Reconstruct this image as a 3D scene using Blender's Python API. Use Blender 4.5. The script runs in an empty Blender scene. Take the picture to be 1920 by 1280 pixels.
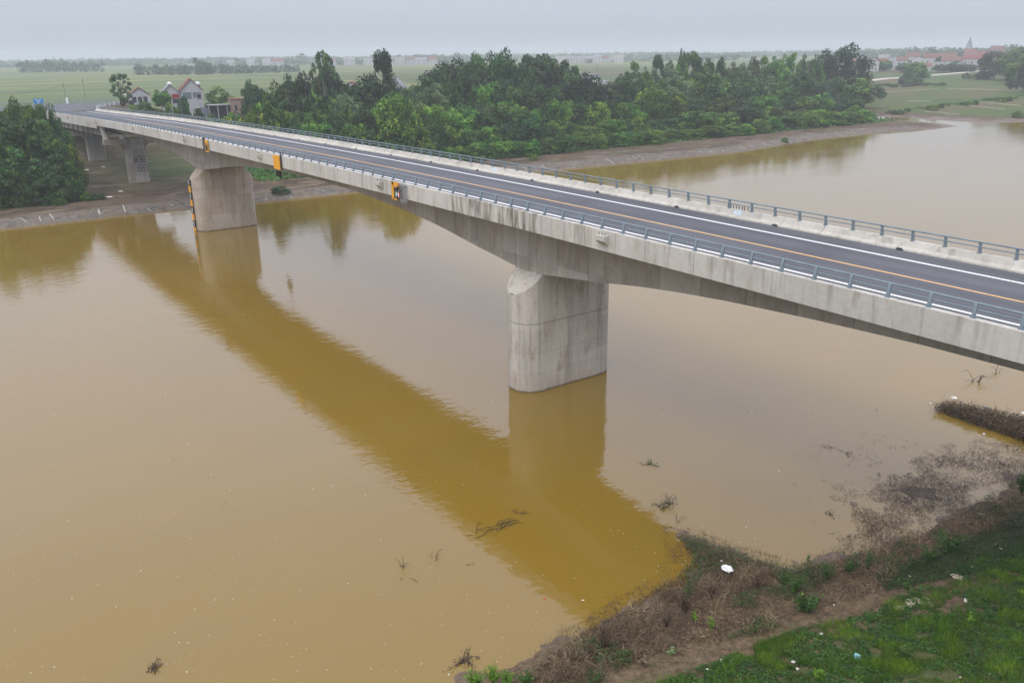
import bpy, math, random
import numpy as np
from mathutils import Matrix, Vector
# ------------------------------------------------------------------ camera, sky, sun, exposure
S = bpy.context.scene
PT = [1.5978020501633707, 0.3272389677723156, -0.6272319968767993, -0.012020899503331146,
      -14.785888817449022, 36.901922282679614, 11.145463296931071]
WL = 15.1                                   # height of the parapet datum above the water
F = PT[0]*1000
_p, _y, _r = PT[1:4]
fw = np.array([math.cos(_p)*math.cos(_y), math.cos(_p)*math.sin(_y), -math.sin(_p)])
rt = np.cross(fw, [0, 0, 1]); rt /= np.linalg.norm(rt); up = np.cross(rt, fw)
rt, up = rt*math.cos(_r)+up*math.sin(_r), -rt*math.sin(_r)+up*math.cos(_r)
CAM = np.array([PT[4], PT[5], PT[6]+WL])
cd = bpy.data.cameras.new('camera'); cam = bpy.data.objects.new('camera', cd)
S.collection.objects.link(cam)
m = Matrix(((rt[0], up[0], -fw[0], CAM[0]), (rt[1], up[1], -fw[1], CAM[1]), (rt[2], up[2], -fw[2], CAM[2]), (0, 0, 0, 1)))
cam.matrix_world = m
cd.sensor_width = 36; cd.lens = F/1920*36; cd.clip_start = .5; cd.clip_end = 30000
S.camera = cam
SKY0, SKY1, SKY2, SKY3 = (.262, .285, .335), (.38, .415, .485), (.76, .79, .98), (1.12, 1.12, 1.17)   # twentieths
SUN_EL, SUN_AZ = 52, 118                    # azimuth of the sun, degrees from +X towards +Y
W = bpy.data.worlds.new('World'); S.world = W; W.use_nodes = True
nt = W.node_tree; bg = nt.nodes['Background']
sky = nt.nodes.new('ShaderNodeTexSky'); sky.sky_type = 'NISHITA'; sky.sun_disc = False
sky.sun_elevation = math.radians(SUN_EL); sky.sun_rotation = math.radians(90-SUN_AZ)
sky.air_density = 1.0; sky.dust_density = 2; sky.ozone_density = 1.0; sky.altitude = 0
hs = nt.nodes.new('ShaderNodeHueSaturation'); hs.inputs['Saturation'].default_value = .4
# an even overcast veil, about three times brighter overhead than at the horizon, laid over the clear sky
tc = nt.nodes.new('ShaderNodeTexCoord'); sx = nt.nodes.new('ShaderNodeSeparateXYZ'); nt.links.new(tc.outputs['Generated'], sx.inputs[0])
cr = nt.nodes.new('ShaderNodeValToRGB'); nt.links.new(sx.outputs[2], cr.inputs[0])
for q, (p_, c_) in zip([cr.color_ramp.elements[0], cr.color_ramp.elements.new(.12), cr.color_ramp.elements.new(.4), cr.color_ramp.elements[-1]], [(0, SKY0), (.12, SKY1), (.42, SKY2), (1, SKY3)]):
    q.position = p_; q.color = (*c_, 1)
vm = nt.nodes.new('ShaderNodeVectorMath'); vm.operation = 'SCALE'; vm.inputs['Scale'].default_value = 20
nt.links.new(cr.outputs[0], vm.inputs[0])
mixs = nt.nodes.new('ShaderNodeMix'); mixs.data_type = 'RGBA'; mixs.inputs[0].default_value = .8
nt.links.new(sky.outputs[0], hs.inputs['Color']); nt.links.new(hs.outputs[0], mixs.inputs[6]); nt.links.new(vm.outputs[0], mixs.inputs[7])
nt.links.new(mixs.outputs[2], bg.inputs[0])
bg.inputs[1].default_value = .1
sl = bpy.data.lights.new('sun', 'SUN'); sl.energy = 1.5; sl.angle = math.radians(20); sl.color = (1, .93, .83)
so = bpy.data.objects.new('sun', sl); S.collection.objects.link(so)
sd = Vector((math.cos(math.radians(SUN_EL))*math.cos(math.radians(SUN_AZ)), math.cos(math.radians(SUN_EL))*math.sin(math.radians(SUN_AZ)), math.sin(math.radians(SUN_EL))))
so.rotation_euler = sd.to_track_quat('Z', 'Y').to_euler()
S.view_settings.view_transform = 'Standard'; S.view_settings.look = 'None'
S.view_settings.exposure = 0.0; S.view_settings.gamma = 1
cy = S.cycles
S.render.engine = 'CYCLES'
cy.max_bounces = 6; cy.diffuse_bounces = 3; cy.glossy_bounces = 3; cy.transmission_bounces = 3; cy.volume_bounces = 2
cy.use_denoising = True; cy.sample_clamp_indirect = 4
HAZE = .00040

# ------------------------------------------------------------------ pixel helpers (photo is 1920 x 1280)
def ray(x, y): return fw+(x-960)/F*rt-(y-640)/F*up
def atz(x, y, z):
    d = ray(x, y); return CAM+d*(z-CAM[2])/d[2]
def atX(x, y, X):
    d = ray(x, y); return CAM+d*(X-CAM[0])/d[0]
def proj(P):
    d = np.asarray(P)-CAM; z = d@fw
    return 960+F*(d@rt)/z, 640-F*(d@up)/z, z

# ------------------------------------------------------------------ small node language
class NT:
    def __init__(s, name, rough=.8, spec=.3):
        s.m = bpy.data.materials.new(name); s.m.use_nodes = True; s.t = s.m.node_tree
        s.b = s.t.nodes['Principled BSDF']; s.b.inputs['Roughness'].default_value = rough
        s.b.inputs['Specular IOR Level'].default_value = spec
        s.tc = s.n('ShaderNodeTexCoord'); s.O = s.tc.outputs['Object']
        g = s.n('ShaderNodeNewGeometry'); s.P = g.outputs['Position']; s.N = g.outputs['Normal']
    def n(s, t): return s.t.nodes.new(t)
    def l(s, a, b): s.t.links.new(a, b)
    def put(s, i, v):
        if isinstance(v, bpy.types.NodeSocket): s.l(v, i)
        elif isinstance(v, (tuple, list)) and len(v) == 3 and i.type == 'RGBA': i.default_value = (*v, 1)
        else: i.default_value = v
    def map(s, v, sc=(1, 1, 1), rot=(0, 0, 0), loc=(0, 0, 0)):
        k = s.n('ShaderNodeMapping'); s.put(k.inputs[0], v); k.inputs['Scale'].default_value = sc
        k.inputs['Rotation'].default_value = rot; k.inputs['Location'].default_value = loc; return k.outputs[0]
    def noise(s, v, sc, det=4, rough=.55, dist=0):
        k = s.n('ShaderNodeTexNoise'); s.put(k.inputs['Vector'], v); k.inputs['Scale'].default_value = sc
        k.inputs['Detail'].default_value = det; k.inputs['Roughness'].default_value = rough
        k.inputs['Distortion'].default_value = dist; return k.outputs[0]
    def vor(s, v, sc, feat='F1', out=0):
        k = s.n('ShaderNodeTexVoronoi'); s.put(k.inputs['Vector'], v); k.feature = feat; k.inputs['Scale'].default_value = sc
        return k.outputs[out]
    def ramp(s, f, *st):
        k = s.n('ShaderNodeValToRGB'); s.put(k.inputs[0], f); e = k.color_ramp.elements
        while len(e) < len(st): e.new(.5)
        for q, (p, c) in zip(e, st):
            q.position = p; q.color = (*c, 1) if isinstance(c, tuple) else (c, c, c, 1)
        return k.outputs[0]
    def mix(s, f, a, b, mode='MIX'):
        k = s.n('ShaderNodeMix'); k.data_type = 'RGBA'; k.blend_type = mode
        s.put(k.inputs[0], f); s.put(k.inputs[6], a); s.put(k.inputs[7], b); return k.outputs[2]
    def math(s, op, a, b=0, c=0, clamp=False):
        k = s.n('ShaderNodeMath'); k.operation = op; s.put(k.inputs[0], a); s.put(k.inputs[1], b)
        if op in ('MULTIPLY_ADD', 'COMPARE', 'WRAP'): s.put(k.inputs[2], c)
        k.use_clamp = clamp; return k.outputs[0]
    def sep(s, v):
        k = s.n('ShaderNodeSeparateXYZ'); s.put(k.inputs[0], v); return k.outputs
    def attr(s, nm):
        k = s.n('ShaderNodeAttribute'); k.attribute_name = nm; return k.outputs['Fac']
    def rnd(s): return s.n('ShaderNodeObjectInfo').outputs['Random']
    def bump(s, h, st=.3, d=.05):
        k = s.n('ShaderNodeBump'); s.put(k.inputs['Height'], h); k.inputs['Strength'].default_value = st
        k.inputs['Distance'].default_value = d; s.l(k.outputs[0], s.b.inputs['Normal'])
    def col(s, c): s.put(s.b.inputs['Base Color'], c); return s.m
def flat(name, c, rough=.7, spec=.3, var=.15, sc=3, metal=0):
    k = NT(name, rough, spec); f = k.noise(k.O, sc, 3)
    k.b.inputs['Metallic'].default_value = metal
    return k.col(k.ramp(f, (.3, tuple(v*(1-var) for v in c)), (.7, tuple(min(1, v*(1+var)) for v in c))))
def line(k, coord, period, w, off=0):           # 1 on thin lines every «period» along coord
    a = k.math('ADD', coord, off); a = k.math('MODULO', k.math('ADD', a, period*500), period)
    return k.math('LESS_THAN', a, w)

M = {}
# weathered concrete: vertical streaks, blotches, formwork joints
def concrete(name, base, warm, streak=.5, warmst=.4, vx=(3.2, 3.2, .12), joint=None, hj=None, dark=None, wet=False):
    k = NT(name, .85, .25); P = k.P
    big = k.noise(P, .35, 5, .6); fine = k.noise(P, 3.5, 6, .65)
    c = k.mix(k.ramp(big, (.35, 0.), (.65, 1.)), base, warm)
    c = k.mix(k.ramp(fine, (.3, .35), (.7, 0.)), c, tuple(v*.62 for v in base))
    st = k.noise(k.map(P, vx), 1.0, 4, .6)
    c = k.mix(k.math('MULTIPLY', k.ramp(st, (.52, 0.), (.72, 1.)), streak), c, (.075, .068, .058))
    st2 = k.noise(k.map(P, (2.1, 2.1, .09), loc=(7, 3, 1)), 1.0, 4, .6)
    c = k.mix(k.math('MULTIPLY', k.ramp(st2, (.58, 0.), (.74, 1.)), .45), c, (.52, .51, .48))
    x, y, z = k.sep(P)
    fl = k.n('ShaderNodeVectorMath'); fl.operation = 'FLOOR'; k.put(fl.inputs[0], k.map(P, (.281, .41, .36), loc=(.366, .2, .1))); wn = k.n('ShaderNodeTexWhiteNoise'); k.l(fl.outputs[0], wn.inputs[0]); pn = k.math('MULTIPLY_ADD', k.math('SUBTRACT', big, .5), .5, wn.outputs[0])          # pours and shutter panels of slightly different tone
    c = k.mix(k.ramp(pn, (.15, .22), (.5, 0.), (.85, .0)), c, tuple(v*.6 for v in base)); c = k.mix(k.ramp(pn, (.6, 0.), (.9, .3)), c, (.52, .50, .46))
    rs = k.noise(k.map(P, (1.1, 1.1, .35), loc=(3, 9, 2)), 1.3, 5, .65)
    c = k.mix(k.math('MULTIPLY', k.ramp(rs, (.52, 0.), (.70, 1.)), warmst), c, (.21, .135, .07))
    if joint: c = k.mix(k.math('MULTIPLY', line(k, x, joint, .05, 1.3), .6), c, (.09, .085, .08))
    if hj:
        for h, a in hj: c = k.mix(k.math('MULTIPLY', k.math('COMPARE', k.math('ADD', z, k.math('MULTIPLY', k.noise(P, 2, 2), .06)), h, .045), a), c, (.08, .075, .07))
    if dark:                                      # a soot and algae stain below the parapet edge
        a0, a1 = dark
        wv = k.math('MULTIPLY', k.noise(k.map(P, (1.4, 1, .25)), 1.3, 4), 1)
        mx = k.math('MULTIPLY', k.math('GREATER_THAN', x, a0), k.math('LESS_THAN', x, a1))
        c = k.mix(k.math('MULTIPLY', mx, k.ramp(wv, (.42, 0.), (.62, .78))), c, (.085, .066, .042))
    if wet: 
        c = k.mix(k.ramp(k.math('ADD', z, k.math('MULTIPLY', k.noise(P, 1.5, 3), .25)), (.2, .9), (.32, 0.)), c, (.02, .016, .011))
        c = k.mix(k.math('MULTIPLY', k.ramp(k.math('MULTIPLY', k.math('ADD', z, k.math('MULTIPLY', k.noise(P, 1.1, 3), 1.2)), .35), (.2, 1.), (.9, 0.)), .35), c, (.27, .2, .12))
    k.bump(k.noise(P, 9, 5, .7), .25, .03)
    return k.col(c)
M['parapet'] = concrete('parapet concrete', (.47, .452, .405), (.56, .54, .49), .5, .35, (2.6, 2.6, .16), dark=(32.5, 43.8))
M['parapet2'] = concrete('barrier concrete', (.46, .44, .39), (.54, .52, .46), .42, .3, (1.6, 1.6, .3))
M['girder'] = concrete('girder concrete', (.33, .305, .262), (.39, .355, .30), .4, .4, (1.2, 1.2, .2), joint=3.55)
M['pier'] = concrete('pier concrete', (.42, .395, .35), (.50, .46, .395), .5, .55, (1.9, 1.9, .1), hj=[(5.85, .45), (3.4, .15), (1.6, .12)], wet=True)
M['pier_tan'] = concrete('tan pier concrete', (.37, .315, .25), (.44, .375, .30), .35, .4, (1.3, 1.3, .12), hj=[(6.7, .35)], wet=True)
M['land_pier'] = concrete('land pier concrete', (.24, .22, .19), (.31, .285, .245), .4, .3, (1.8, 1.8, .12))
M['rail'] = flat('grey blue rail paint', (.17, .22, .25), .5, .4, .18, 1.5)
M['galv'] = flat('galvanised steel', (.3, .31, .32), .5, .5, .2, 4, .3)
M['steel'] = flat('dark rusty steel', (.055, .05, .048), .7, .3, .3, 5)
M['orange'] = flat('orange sign paint', (.72, .33, .015), .5, .4, .1, 3)
M['black'] = flat('black paint', (.018, .018, .02), .5, .4, .3, 3)
M['white'] = flat('white paint', (.72, .73, .73), .6, .3, .06, 3)
M['red'] = flat('red paint', (.5, .03, .04), .5, .3, .1, 3)
M['green'] = flat('green paint', (.03, .22, .12), .5, .3, .1, 3)
M['blue'] = flat('blue sign paint', (.03, .19, .42), .5, .3, .1, 2)
k = NT('asphalt', .72, .35); P = k.P
c = k.ramp(k.noise(k.map(P, (.06, .5, 1)), 1, 5, .6), (.3, (.052, .056, .066)), (.7, (.088, .093, .106)))
c = k.mix(k.ramp(k.noise(P, 40, 2), (.4, .0), (.8, .35)), c, (.16, .16, .17))
c = k.mix(k.math('MULTIPLY', k.ramp(k.noise(P, .12, 4), (.5, 0.), (.62, 1.)), .35), c, (.04, .042, .05))
yy = k.sep(P)[1]; tr = k.math('MULTIPLY', k.math('ABSOLUTE', k.math('SINE', k.math('MULTIPLY', k.math('ADD', yy, 6.1), 1.75))), k.noise(k.map(P, (.03, .8, 1)), 1.2, 4))
c = k.mix(k.ramp(tr, (.3, 0.), (.6, .4)), c, (.04, .043, .05))
M['asphalt'] = k.col(c)
k = NT('white road paint', .6, .3)
M['lane_white'] = k.col(k.mix(k.ramp(k.noise(k.P, 9, 5, .7), (.52, 0.), (.75, .5)), (.78, .79, .8), (.2, .2, .21)))
k = NT('yellow road paint', .6, .3)
M['lane_yellow'] = k.col(k.mix(k.ramp(k.noise(k.P, 9, 5, .7), (.5, 0.), (.75, .55)), (.80, .46, .16), (.15, .13, .12)))
# water
k = NT('silty river water', .045, .5); P = k.P
k.b.inputs['IOR'].default_value = 1.52
c = k.ramp(k.noise(P, .018, 4, .6), (.35, (.176, .109, .012)), (.7, (.190, .122, .019)))
c = k.mix(k.math('MULTIPLY', k.ramp(k.noise(k.map(P, (1, .3, 1), rot=(0, 0, .25)), .035, 5, .6, 1.2), (.45, 0.), (.65, 1.)), .35), c, (.20, .134, .032))
c = k.mix(k.math('MULTIPLY', k.ramp(k.noise(k.map(P, (1, .4, 1)), .11, 4), (.45, 0.), (.75, 1.)), .4), c, (.15, .105, .025))
h = k.math('ADD', k.math('MULTIPLY', k.noise(k.map(P, (1, .55, 1), rot=(0, 0, .5)), 1.1, 3, .5), .34), k.math('MULTIPLY', k.noise(k.map(P, (1, .6, 1), rot=(0, 0, -.4)), 3.1, 2, .5), .15))
calm = k.ramp(k.noise(k.map(P, (1, .35, 1)), .05, 4, .6), (.38, .35), (.62, 1.25))
k.bump(k.math('MULTIPLY', h, calm), .34, .16)
M['water'] = k.col(c)
# terrain
k = NT('river land', .9, .2); P = k.P; xx_ = k.sep(P)[0]; nearb = k.math('LESS_THAN', xx_, 60)
n1 = k.noise(P, .12, 6, .62); n2 = k.noise(P, 1.1, 6, .65); n3 = k.noise(P, 7, 5, .7)
mud = k.ramp(n2, (.3, (.045, .030, .016)), (.5, (.095, .064, .036)), (.72, (.18, .132, .082)))
mud = k.mix(k.ramp(k.noise(k.map(P, (.5, .12, 1)), 1, 5), (.45, 0.), (.62, .75)), mud, (.085, .062, .042))
mud = k.mix(k.ramp(n3, (.35, .5), (.6, 0.)), mud, (.06, .045, .03))
mud = k.mix(k.ramp(n1, (.40, .75), (.52, 0.)), mud, (.04, .028, .016)); mud = k.mix(k.ramp(k.noise(k.map(P, (.35, .1, 1), loc=(4, 2, 0)), 1, 5, .7), (.56, 0.), (.64, .6)), mud, (.24, .20, .155)); mud = k.mix(k.ramp(k.noise(P, .09, 4, .6), (.58, 0.), (.68, .55)), mud, (.05, .07, .022))
mud = k.mix(nearb, mud, k.mix(k.ramp(k.noise(P, 2.6, 5, .7), (.35, 0.), (.65, 1.)), (.06, .042, .026), (.17, .122, .075)))
gr = k.ramp(n2, (.3, (.022, .045, .012)), (.7, (.055, .10, .022)))
gr = k.mix(k.ramp(n1, (.45, 0.), (.62, .7)), gr, (.11, .10, .045))
# rice field, strips of slightly different ripeness
rp = k.noise(k.map(P, (.02, .0035, 1), rot=(0, 0, .08)), 1, 4, .6)
rice = k.ramp(rp, (.32, (.065, .10, .036)), (.5, (.095, .13, .042)), (.60, (.19, .185, .045)))
rice = k.mix(k.ramp(k.noise(k.map(P, (.11, .008, 1)), 1, 3), (.5, 0.), (.7, .5)), rice, (.062, .095, .045))
mead = k.ramp(k.noise(k.map(P, (.05, .012, 1), rot=(0, 0, .35)), 1, 5, .6), (.35, (.035, .078, .014)), (.5, (.062, .092, .022)), (.62, (.10, .075, .04)))
c = k.mix(k.attr('grass'), mud, gr)
c = k.mix(k.attr('meadow'), c, mead)
c = k.mix(k.attr('rice'), c, rice)
c = k.mix(k.attr('wet'), c, k.mix(.5, c, (.13, .095, .07)))
k.put(k.b.inputs['Roughness'], k.math('MULTIPLY_ADD', k.attr('wet'), -.45, .92))
k.bump(k.math('ADD', n2, k.math('MULTIPLY', n3, .4)), .5, .15)
M['land'] = k.col(c)
def leafmat(name, dark, light, tip=None, sat=1.0, trans=.25, vary=1):
    k = NT(name, .55, .3); v = k.attr('v'); r = k.rnd()
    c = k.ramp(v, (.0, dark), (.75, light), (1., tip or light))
    hv = k.n('ShaderNodeHueSaturation'); k.put(hv.inputs['Color'], c)
    k.put(hv.inputs['Hue'], k.math('MULTIPLY_ADD', r, .05*vary, .5-.025*vary)); k.put(hv.inputs['Value'], k.math('MULTIPLY_ADD', k.math('FRACT', k.math('MULTIPLY', r, 7.3)), .95*vary, 1-.47*vary))
    k.put(hv.inputs['Saturation'], 1.0); c = hv.outputs[0]
    tr = k.n('ShaderNodeBsdfTranslucent'); k.l(c, tr.inputs[0]); mx = k.n('ShaderNodeMixShader'); mx.inputs[0].default_value = trans
    k.l(k.b.outputs[0], mx.inputs[1]); k.l(tr.outputs[0], mx.inputs[2])
    k.l(mx.outputs[0], k.t.nodes['Material Output'].inputs[0])
    return k.col(c)
M['leaf'] = leafmat('broad leaves', (.012, .046, .008), (.080, .205, .022), (.18, .32, .035))
M['leaf_dark'] = leafmat('dark leaves', (.008, .030, .010), (.042, .115, .024), (.09, .18, .03))
M['leaf_yel'] = leafmat('yellow green leaves', (.020, .060, .006), (.12, .245, .018), (.34, .38, .035))
M['leaf_grey'] = leafmat('grey green leaves with painted haze', (.03, .065, .026), (.11, .185, .07), (.18, .25, .11))
M['bamboo'] = leafmat('bamboo leaves', (.018, .060, .006), (.10, .23, .018), (.22, .34, .035))
M['grass'] = leafmat('grass blades', (.020, .055, .006), (.096, .205, .016), (.24, .37, .03), trans=.35, vary=0)
M['weed'] = leafmat('weed leaves', (.016, .045, .010), (.065, .155, .022), (.13, .24, .03), trans=.3, vary=0)
M['lime'] = leafmat('lime leaves', (.05, .11, .01), (.17, .34, .02), (.3, .5, .03), trans=.35, vary=0)
M['twig'] = leafmat('dead brown twigs', (.055, .037, .021), (.195, .138, .080), (.42, .32, .19), trans=.0, vary=0)
M['debris'] = leafmat('dark drifted litter', (.02, .011, .006), (.085, .047, .025), (.20, .13, .07), trans=.0, vary=0)
M['bark'] = flat('bark', (.10, .08, .06), .9, .2, .35, 4)
M['palebark'] = flat('pale bark', (.22, .20, .17), .9, .2, .35, 4)

# ------------------------------------------------------------------ mesh helpers
COL = S.collection
def link(name, me, mat, parent=None, loc=None):
    o = bpy.data.objects.new(name, me); COL.objects.link(o)
    if mat is not None and not me.materials:
        for q in (mat if isinstance(mat, list) else [mat]): me.materials.append(q)
    if parent: o.parent = parent
    if loc is not None: o.location = loc
    return o
def tag(o, label=None, cat=None, group=None, kind=None):
    if label: o['label'] = label
    if cat: o['category'] = cat
    if group: o['group'] = group
    if kind: o['kind'] = kind
    return o
def empty(name, loc=(0, 0, 0), rz=0):
    o = bpy.data.objects.new(name, None); o.location = loc; o.rotation_euler = (0, 0, rz); COL.objects.link(o); return o
class MB:
    def __init__(s): s.v = []; s.f = []; s.mi = []; s.cur = 0
    def add(s, vs, fs):
        b = len(s.v); s.v += [tuple(map(float, q)) for q in vs]; s.f += [tuple(b+i for i in q) for q in fs]; s.mi += [s.cur]*len(fs); return s
    def box(s, x0, x1, y0, y1, z0, z1):
        return s.add([(x, y, z) for z in (z0, z1) for x, y in ((x0, y0), (x1, y0), (x1, y1), (x0, y1))],
                     [(3, 2, 1, 0), (4, 5, 6, 7), (0, 1, 5, 4), (1, 2, 6, 5), (2, 3, 7, 6), (3, 0, 4, 7)])
    def obox(s, c, ax, ay, az):                    # centre and three half axes
        c, ax, ay, az = map(np.array, (c, ax, ay, az))
        return s.add([c+i*ax+j*ay+l*az for l in (-1, 1) for i, j in ((-1, -1), (1, -1), (1, 1), (-1, 1))],
                     [(3, 2, 1, 0), (4, 5, 6, 7), (0, 1, 5, 4), (1, 2, 6, 5), (2, 3, 7, 6), (3, 0, 4, 7)])
    def loft(s, rings, cap=True, closed=True):
        n = len(rings[0]); b = len(s.v); s.v += [tuple(map(float, q)) for r in rings for q in r]; f = []
        for i in range(len(rings)-1):
            for j in range(n if closed else n-1):
                a = b+i*n+j; c = b+i*n+(j+1) % n; f.append((a, c, c+n, a+n))
        if cap: f += [tuple(b+j for j in reversed(range(n))), tuple(b+(len(rings)-1)*n+j for j in range(n))]
        s.f += f; s.mi += [s.cur]*len(f); return s
    def tube(s, pts, r, n=6):
        pts = [np.array(p, float) for p in pts]; rr = r if isinstance(r, (list, tuple)) else [r]*len(pts); R = []
        for i, p in enumerate(pts):
            d = pts[min(i+1, len(pts)-1)]-pts[max(i-1, 0)]; d = d/(np.linalg.norm(d)+1e-9)
            a = np.cross(d, [0, 0, 1] if abs(d[2]) < .9 else [1, 0, 0]); a /= np.linalg.norm(a); b = np.cross(d, a)
            R.append([p+rr[i]*(math.cos(2*math.pi*t/n)*a+math.sin(2*math.pi*t/n)*b) for t in range(n)])
        return s.loft(R)
    def prism(s, poly, z0, z1): return s.loft([[(x, y, z0) for x, y in poly], [(x, y, z1) for x, y in poly]])
    def mesh(s, name):
        me = bpy.data.meshes.new(name); me.from_pydata(s.v, [], s.f)
        if any(s.mi): me.polygons.foreach_set('material_index', s.mi)
        me.update(); return me
    def build(s, name, mat, parent=None, bevel=0, smooth=False, loc=None):
        me = s.mesh(name)
        if smooth: me.polygons.foreach_set('use_smooth', [True]*len(me.polygons))
        o = link(name, me, mat, parent, loc)
        if bevel:
            b = o.modifiers.new('bevel', 'BEVEL'); b.width = bevel; b.segments = 2; b.limit_method = 'ANGLE'
        return o
def quads(name, V, v=None, smooth=False):             # V: (n,4,3) float array -> mesh of n separate quads
    n = len(V); me = bpy.data.meshes.new(name)
    me.vertices.add(n*4); me.vertices.foreach_set('co', V.astype(np.float32).ravel())
    me.loops.add(n*4); me.loops.foreach_set('vertex_index', np.arange(n*4, dtype=np.int32))
    me.polygons.add(n); me.polygons.foreach_set('loop_start', np.arange(0, n*4, 4, dtype=np.int32))
    if v is not None:
        a = me.attributes.new('v', 'FLOAT', 'FACE'); a.data.foreach_set('value', np.asarray(v, np.float32))
    me.update(calc_edges=True); return me
def leaves(P, N, size, asp, rng):                     # leaf quads at P, facing N
    n = len(P); T = rng.normal(size=(n, 3)); N = N/(np.linalg.norm(N, axis=1, keepdims=True)+1e-9)
    T -= (T*N).sum(1, keepdims=True)*N; T /= np.linalg.norm(T, axis=1, keepdims=True)+1e-9; B = np.cross(N, T)
    s = np.asarray(size).reshape(-1, 1); a = T*s*asp; b = B*s
    return np.stack([P-a*.5, P+b*.5*.8, P+a*.5, P-b*.5*.8], 1)   # diamond shaped leaf
def copy(o, parent=None):
    c = o.copy(); COL.objects.link(c); c.parent = parent
    for ch in o.children: copy(ch, c)
    return c
ORD = ['', 'first', 'second', 'third', 'fourth', 'fifth', 'sixth', 'seventh', 'eighth', 'ninth', 'tenth', 'eleventh', 'twelfth', 'thirteenth', 'fourteenth', 'fifteenth', 'sixteenth', 'seventeenth', 'eighteenth', 'nineteenth']
TENS = {2: ('twenty', 'twentieth'), 3: ('thirty', 'thirtieth'), 4: ('forty', 'fortieth'), 5: ('fifty', 'fiftieth'), 6: ('sixty', 'sixtieth')}
def ordn(i):
    if i < 20: return ORD[i]
    t, u = divmod(i, 10); return TENS[t][1] if u == 0 else TENS[t][0]+'-'+ORD[u]
def order_labels(objs, fmt, group):                   # labels by place from the left, as seen
    for i, o in enumerate(sorted(objs, key=lambda q: proj(q.location)[0])):
        tag(o, fmt.format(n=ordn(i+1), look=o.get('_look', '')), None, group)
        if '_look' in o: del o['_look']
def sstep(a, b, x):
    t = np.clip((x-a)/(b-a), 0, 1); return t*t*(3-2*t)

# ------------------------------------------------------------------ land
far_shore = [(145, 900), (145, 120), (144.6, 23.5), (145.2, 3), (144.9, -5.3), (142.8, -20.4), (143, -38.2), (145.4, -70.9), (142.2, -95.5), (140.7, -116),
             (138.7, -154), (144, -185), (145.5, -203), (145, -226), (140.2, -249), (139.6, -268), (146, -271.5), (160, -274), (182, -279),
             (190, -286), (186, -293), (172, -292), (160, -291.5), (142, -289), (134, -302), (112, -330), (60, -400), (-60, -560), (-400, -1000), (-3000, -4200),
             (7000, -7000), (7000, 7000), (145, 7000)]
near_px = [(700, 1440), (800, 1330), (862, 1278), (905, 1252), (1000, 1218), (1085, 1186), (1150, 1158), (1215, 1124), (1270, 1092), (1308, 1062), (1292, 1030), (1264, 1002), (1276, 990),
           (1315, 1008), (1380, 1032), (1450, 1058), (1500, 1066), (1560, 1052), (1630, 1030), (1720, 1000), (1800, 960), (1870, 915), (1925, 880)]
near_shore = [tuple(atz(x, y, 0)[:2]) for x, y in near_px]
near_shore = [(13, 7000), (13, 80)]+near_shore+[(4.5, -24), (2, -34), (-8, -60), (-60, -160), (-300, -500), (-3000, -3700), (-7000, -7000), (-7000, 7000)]
def sdist(X, Y, poly):                                # signed distance, + inside
    d = np.full(X.shape, 1e18); ins = np.zeros(X.shape, bool); n = len(poly)
    for i in range(n):
        x0, y0 = poly[i]; x1, y1 = poly[(i+1) % n]; dx, dy = x1-x0, y1-y0
        t = np.clip(((X-x0)*dx+(Y-y0)*dy)/(dx*dx+dy*dy), 0, 1)
        d = np.minimum(d, (X-x0-t*dx)**2+(Y-y0-t*dy)**2)
        if dy != 0:
            c = ((y0 > Y) != (y1 > Y)) & (X < dx*(Y-y0)/dy+x0); ins ^= c
    return np.where(ins, 1, -1)*np.sqrt(d)
_rs = np.random.RandomState(5); _G = _rs.rand(7, 257, 257)
def vnoise(X, Y, sc, k=0):
    x = X/sc+1000; y = Y/sc+1000; xi = np.floor(x).astype(int); yi = np.floor(y).astype(int); fx = x-xi; fy = y-yi
    fx = fx*fx*(3-2*fx); fy = fy*fy*(3-2*fy); g = _G[k % 7]; a = lambda i, j: g[(xi+i) % 257, (yi+j) % 257]
    return (a(0, 0)*(1-fx)+a(1, 0)*fx)*(1-fy)+(a(0, 1)*(1-fx)+a(1, 1)*fx)*fy-.5
def fbm(X, Y, sc, k=0): return vnoise(X, Y, sc, k)+.5*vnoise(X, Y, sc/2.1, k+1)+.25*vnoise(X, Y, sc/4.3, k+2)
def far_h(X, Y, d):
    a = np.interp(d, [-40, -6, 0, 4, 14, 40, 74, 92, 112, 3000], [-6, -1.5, 0, 1.0, 1.25, 1.3, 2.3, 6.5, 9, 9])
    b = np.interp(d, [-40, -6, 0, 3, 10, 60, 120, 250, 420, 3000], [-6, -1.2, 0, .5, .8, 1.6, 3, 6, 9, 9])
    w = sstep(-235, -275, Y); h = a*(1-w)+b*w
    # dyke crest carrying the approach road
    cr = sstep(232, 242, X)*(1-sstep(286, 297, X))*sstep(-37, -27, Y)
    cr = np.maximum(cr, 0); h = h*(1-cr)+np.maximum(h, 12.72)*cr
    return h+fbm(X, Y, 14, 0)*.25*sstep(4, 25, d)*(1-cr)*(1-sstep(300, 500, X))+fbm(X, Y, 3.2, 2)*.10*(1-cr)*(1-sstep(300, 500, X))
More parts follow.
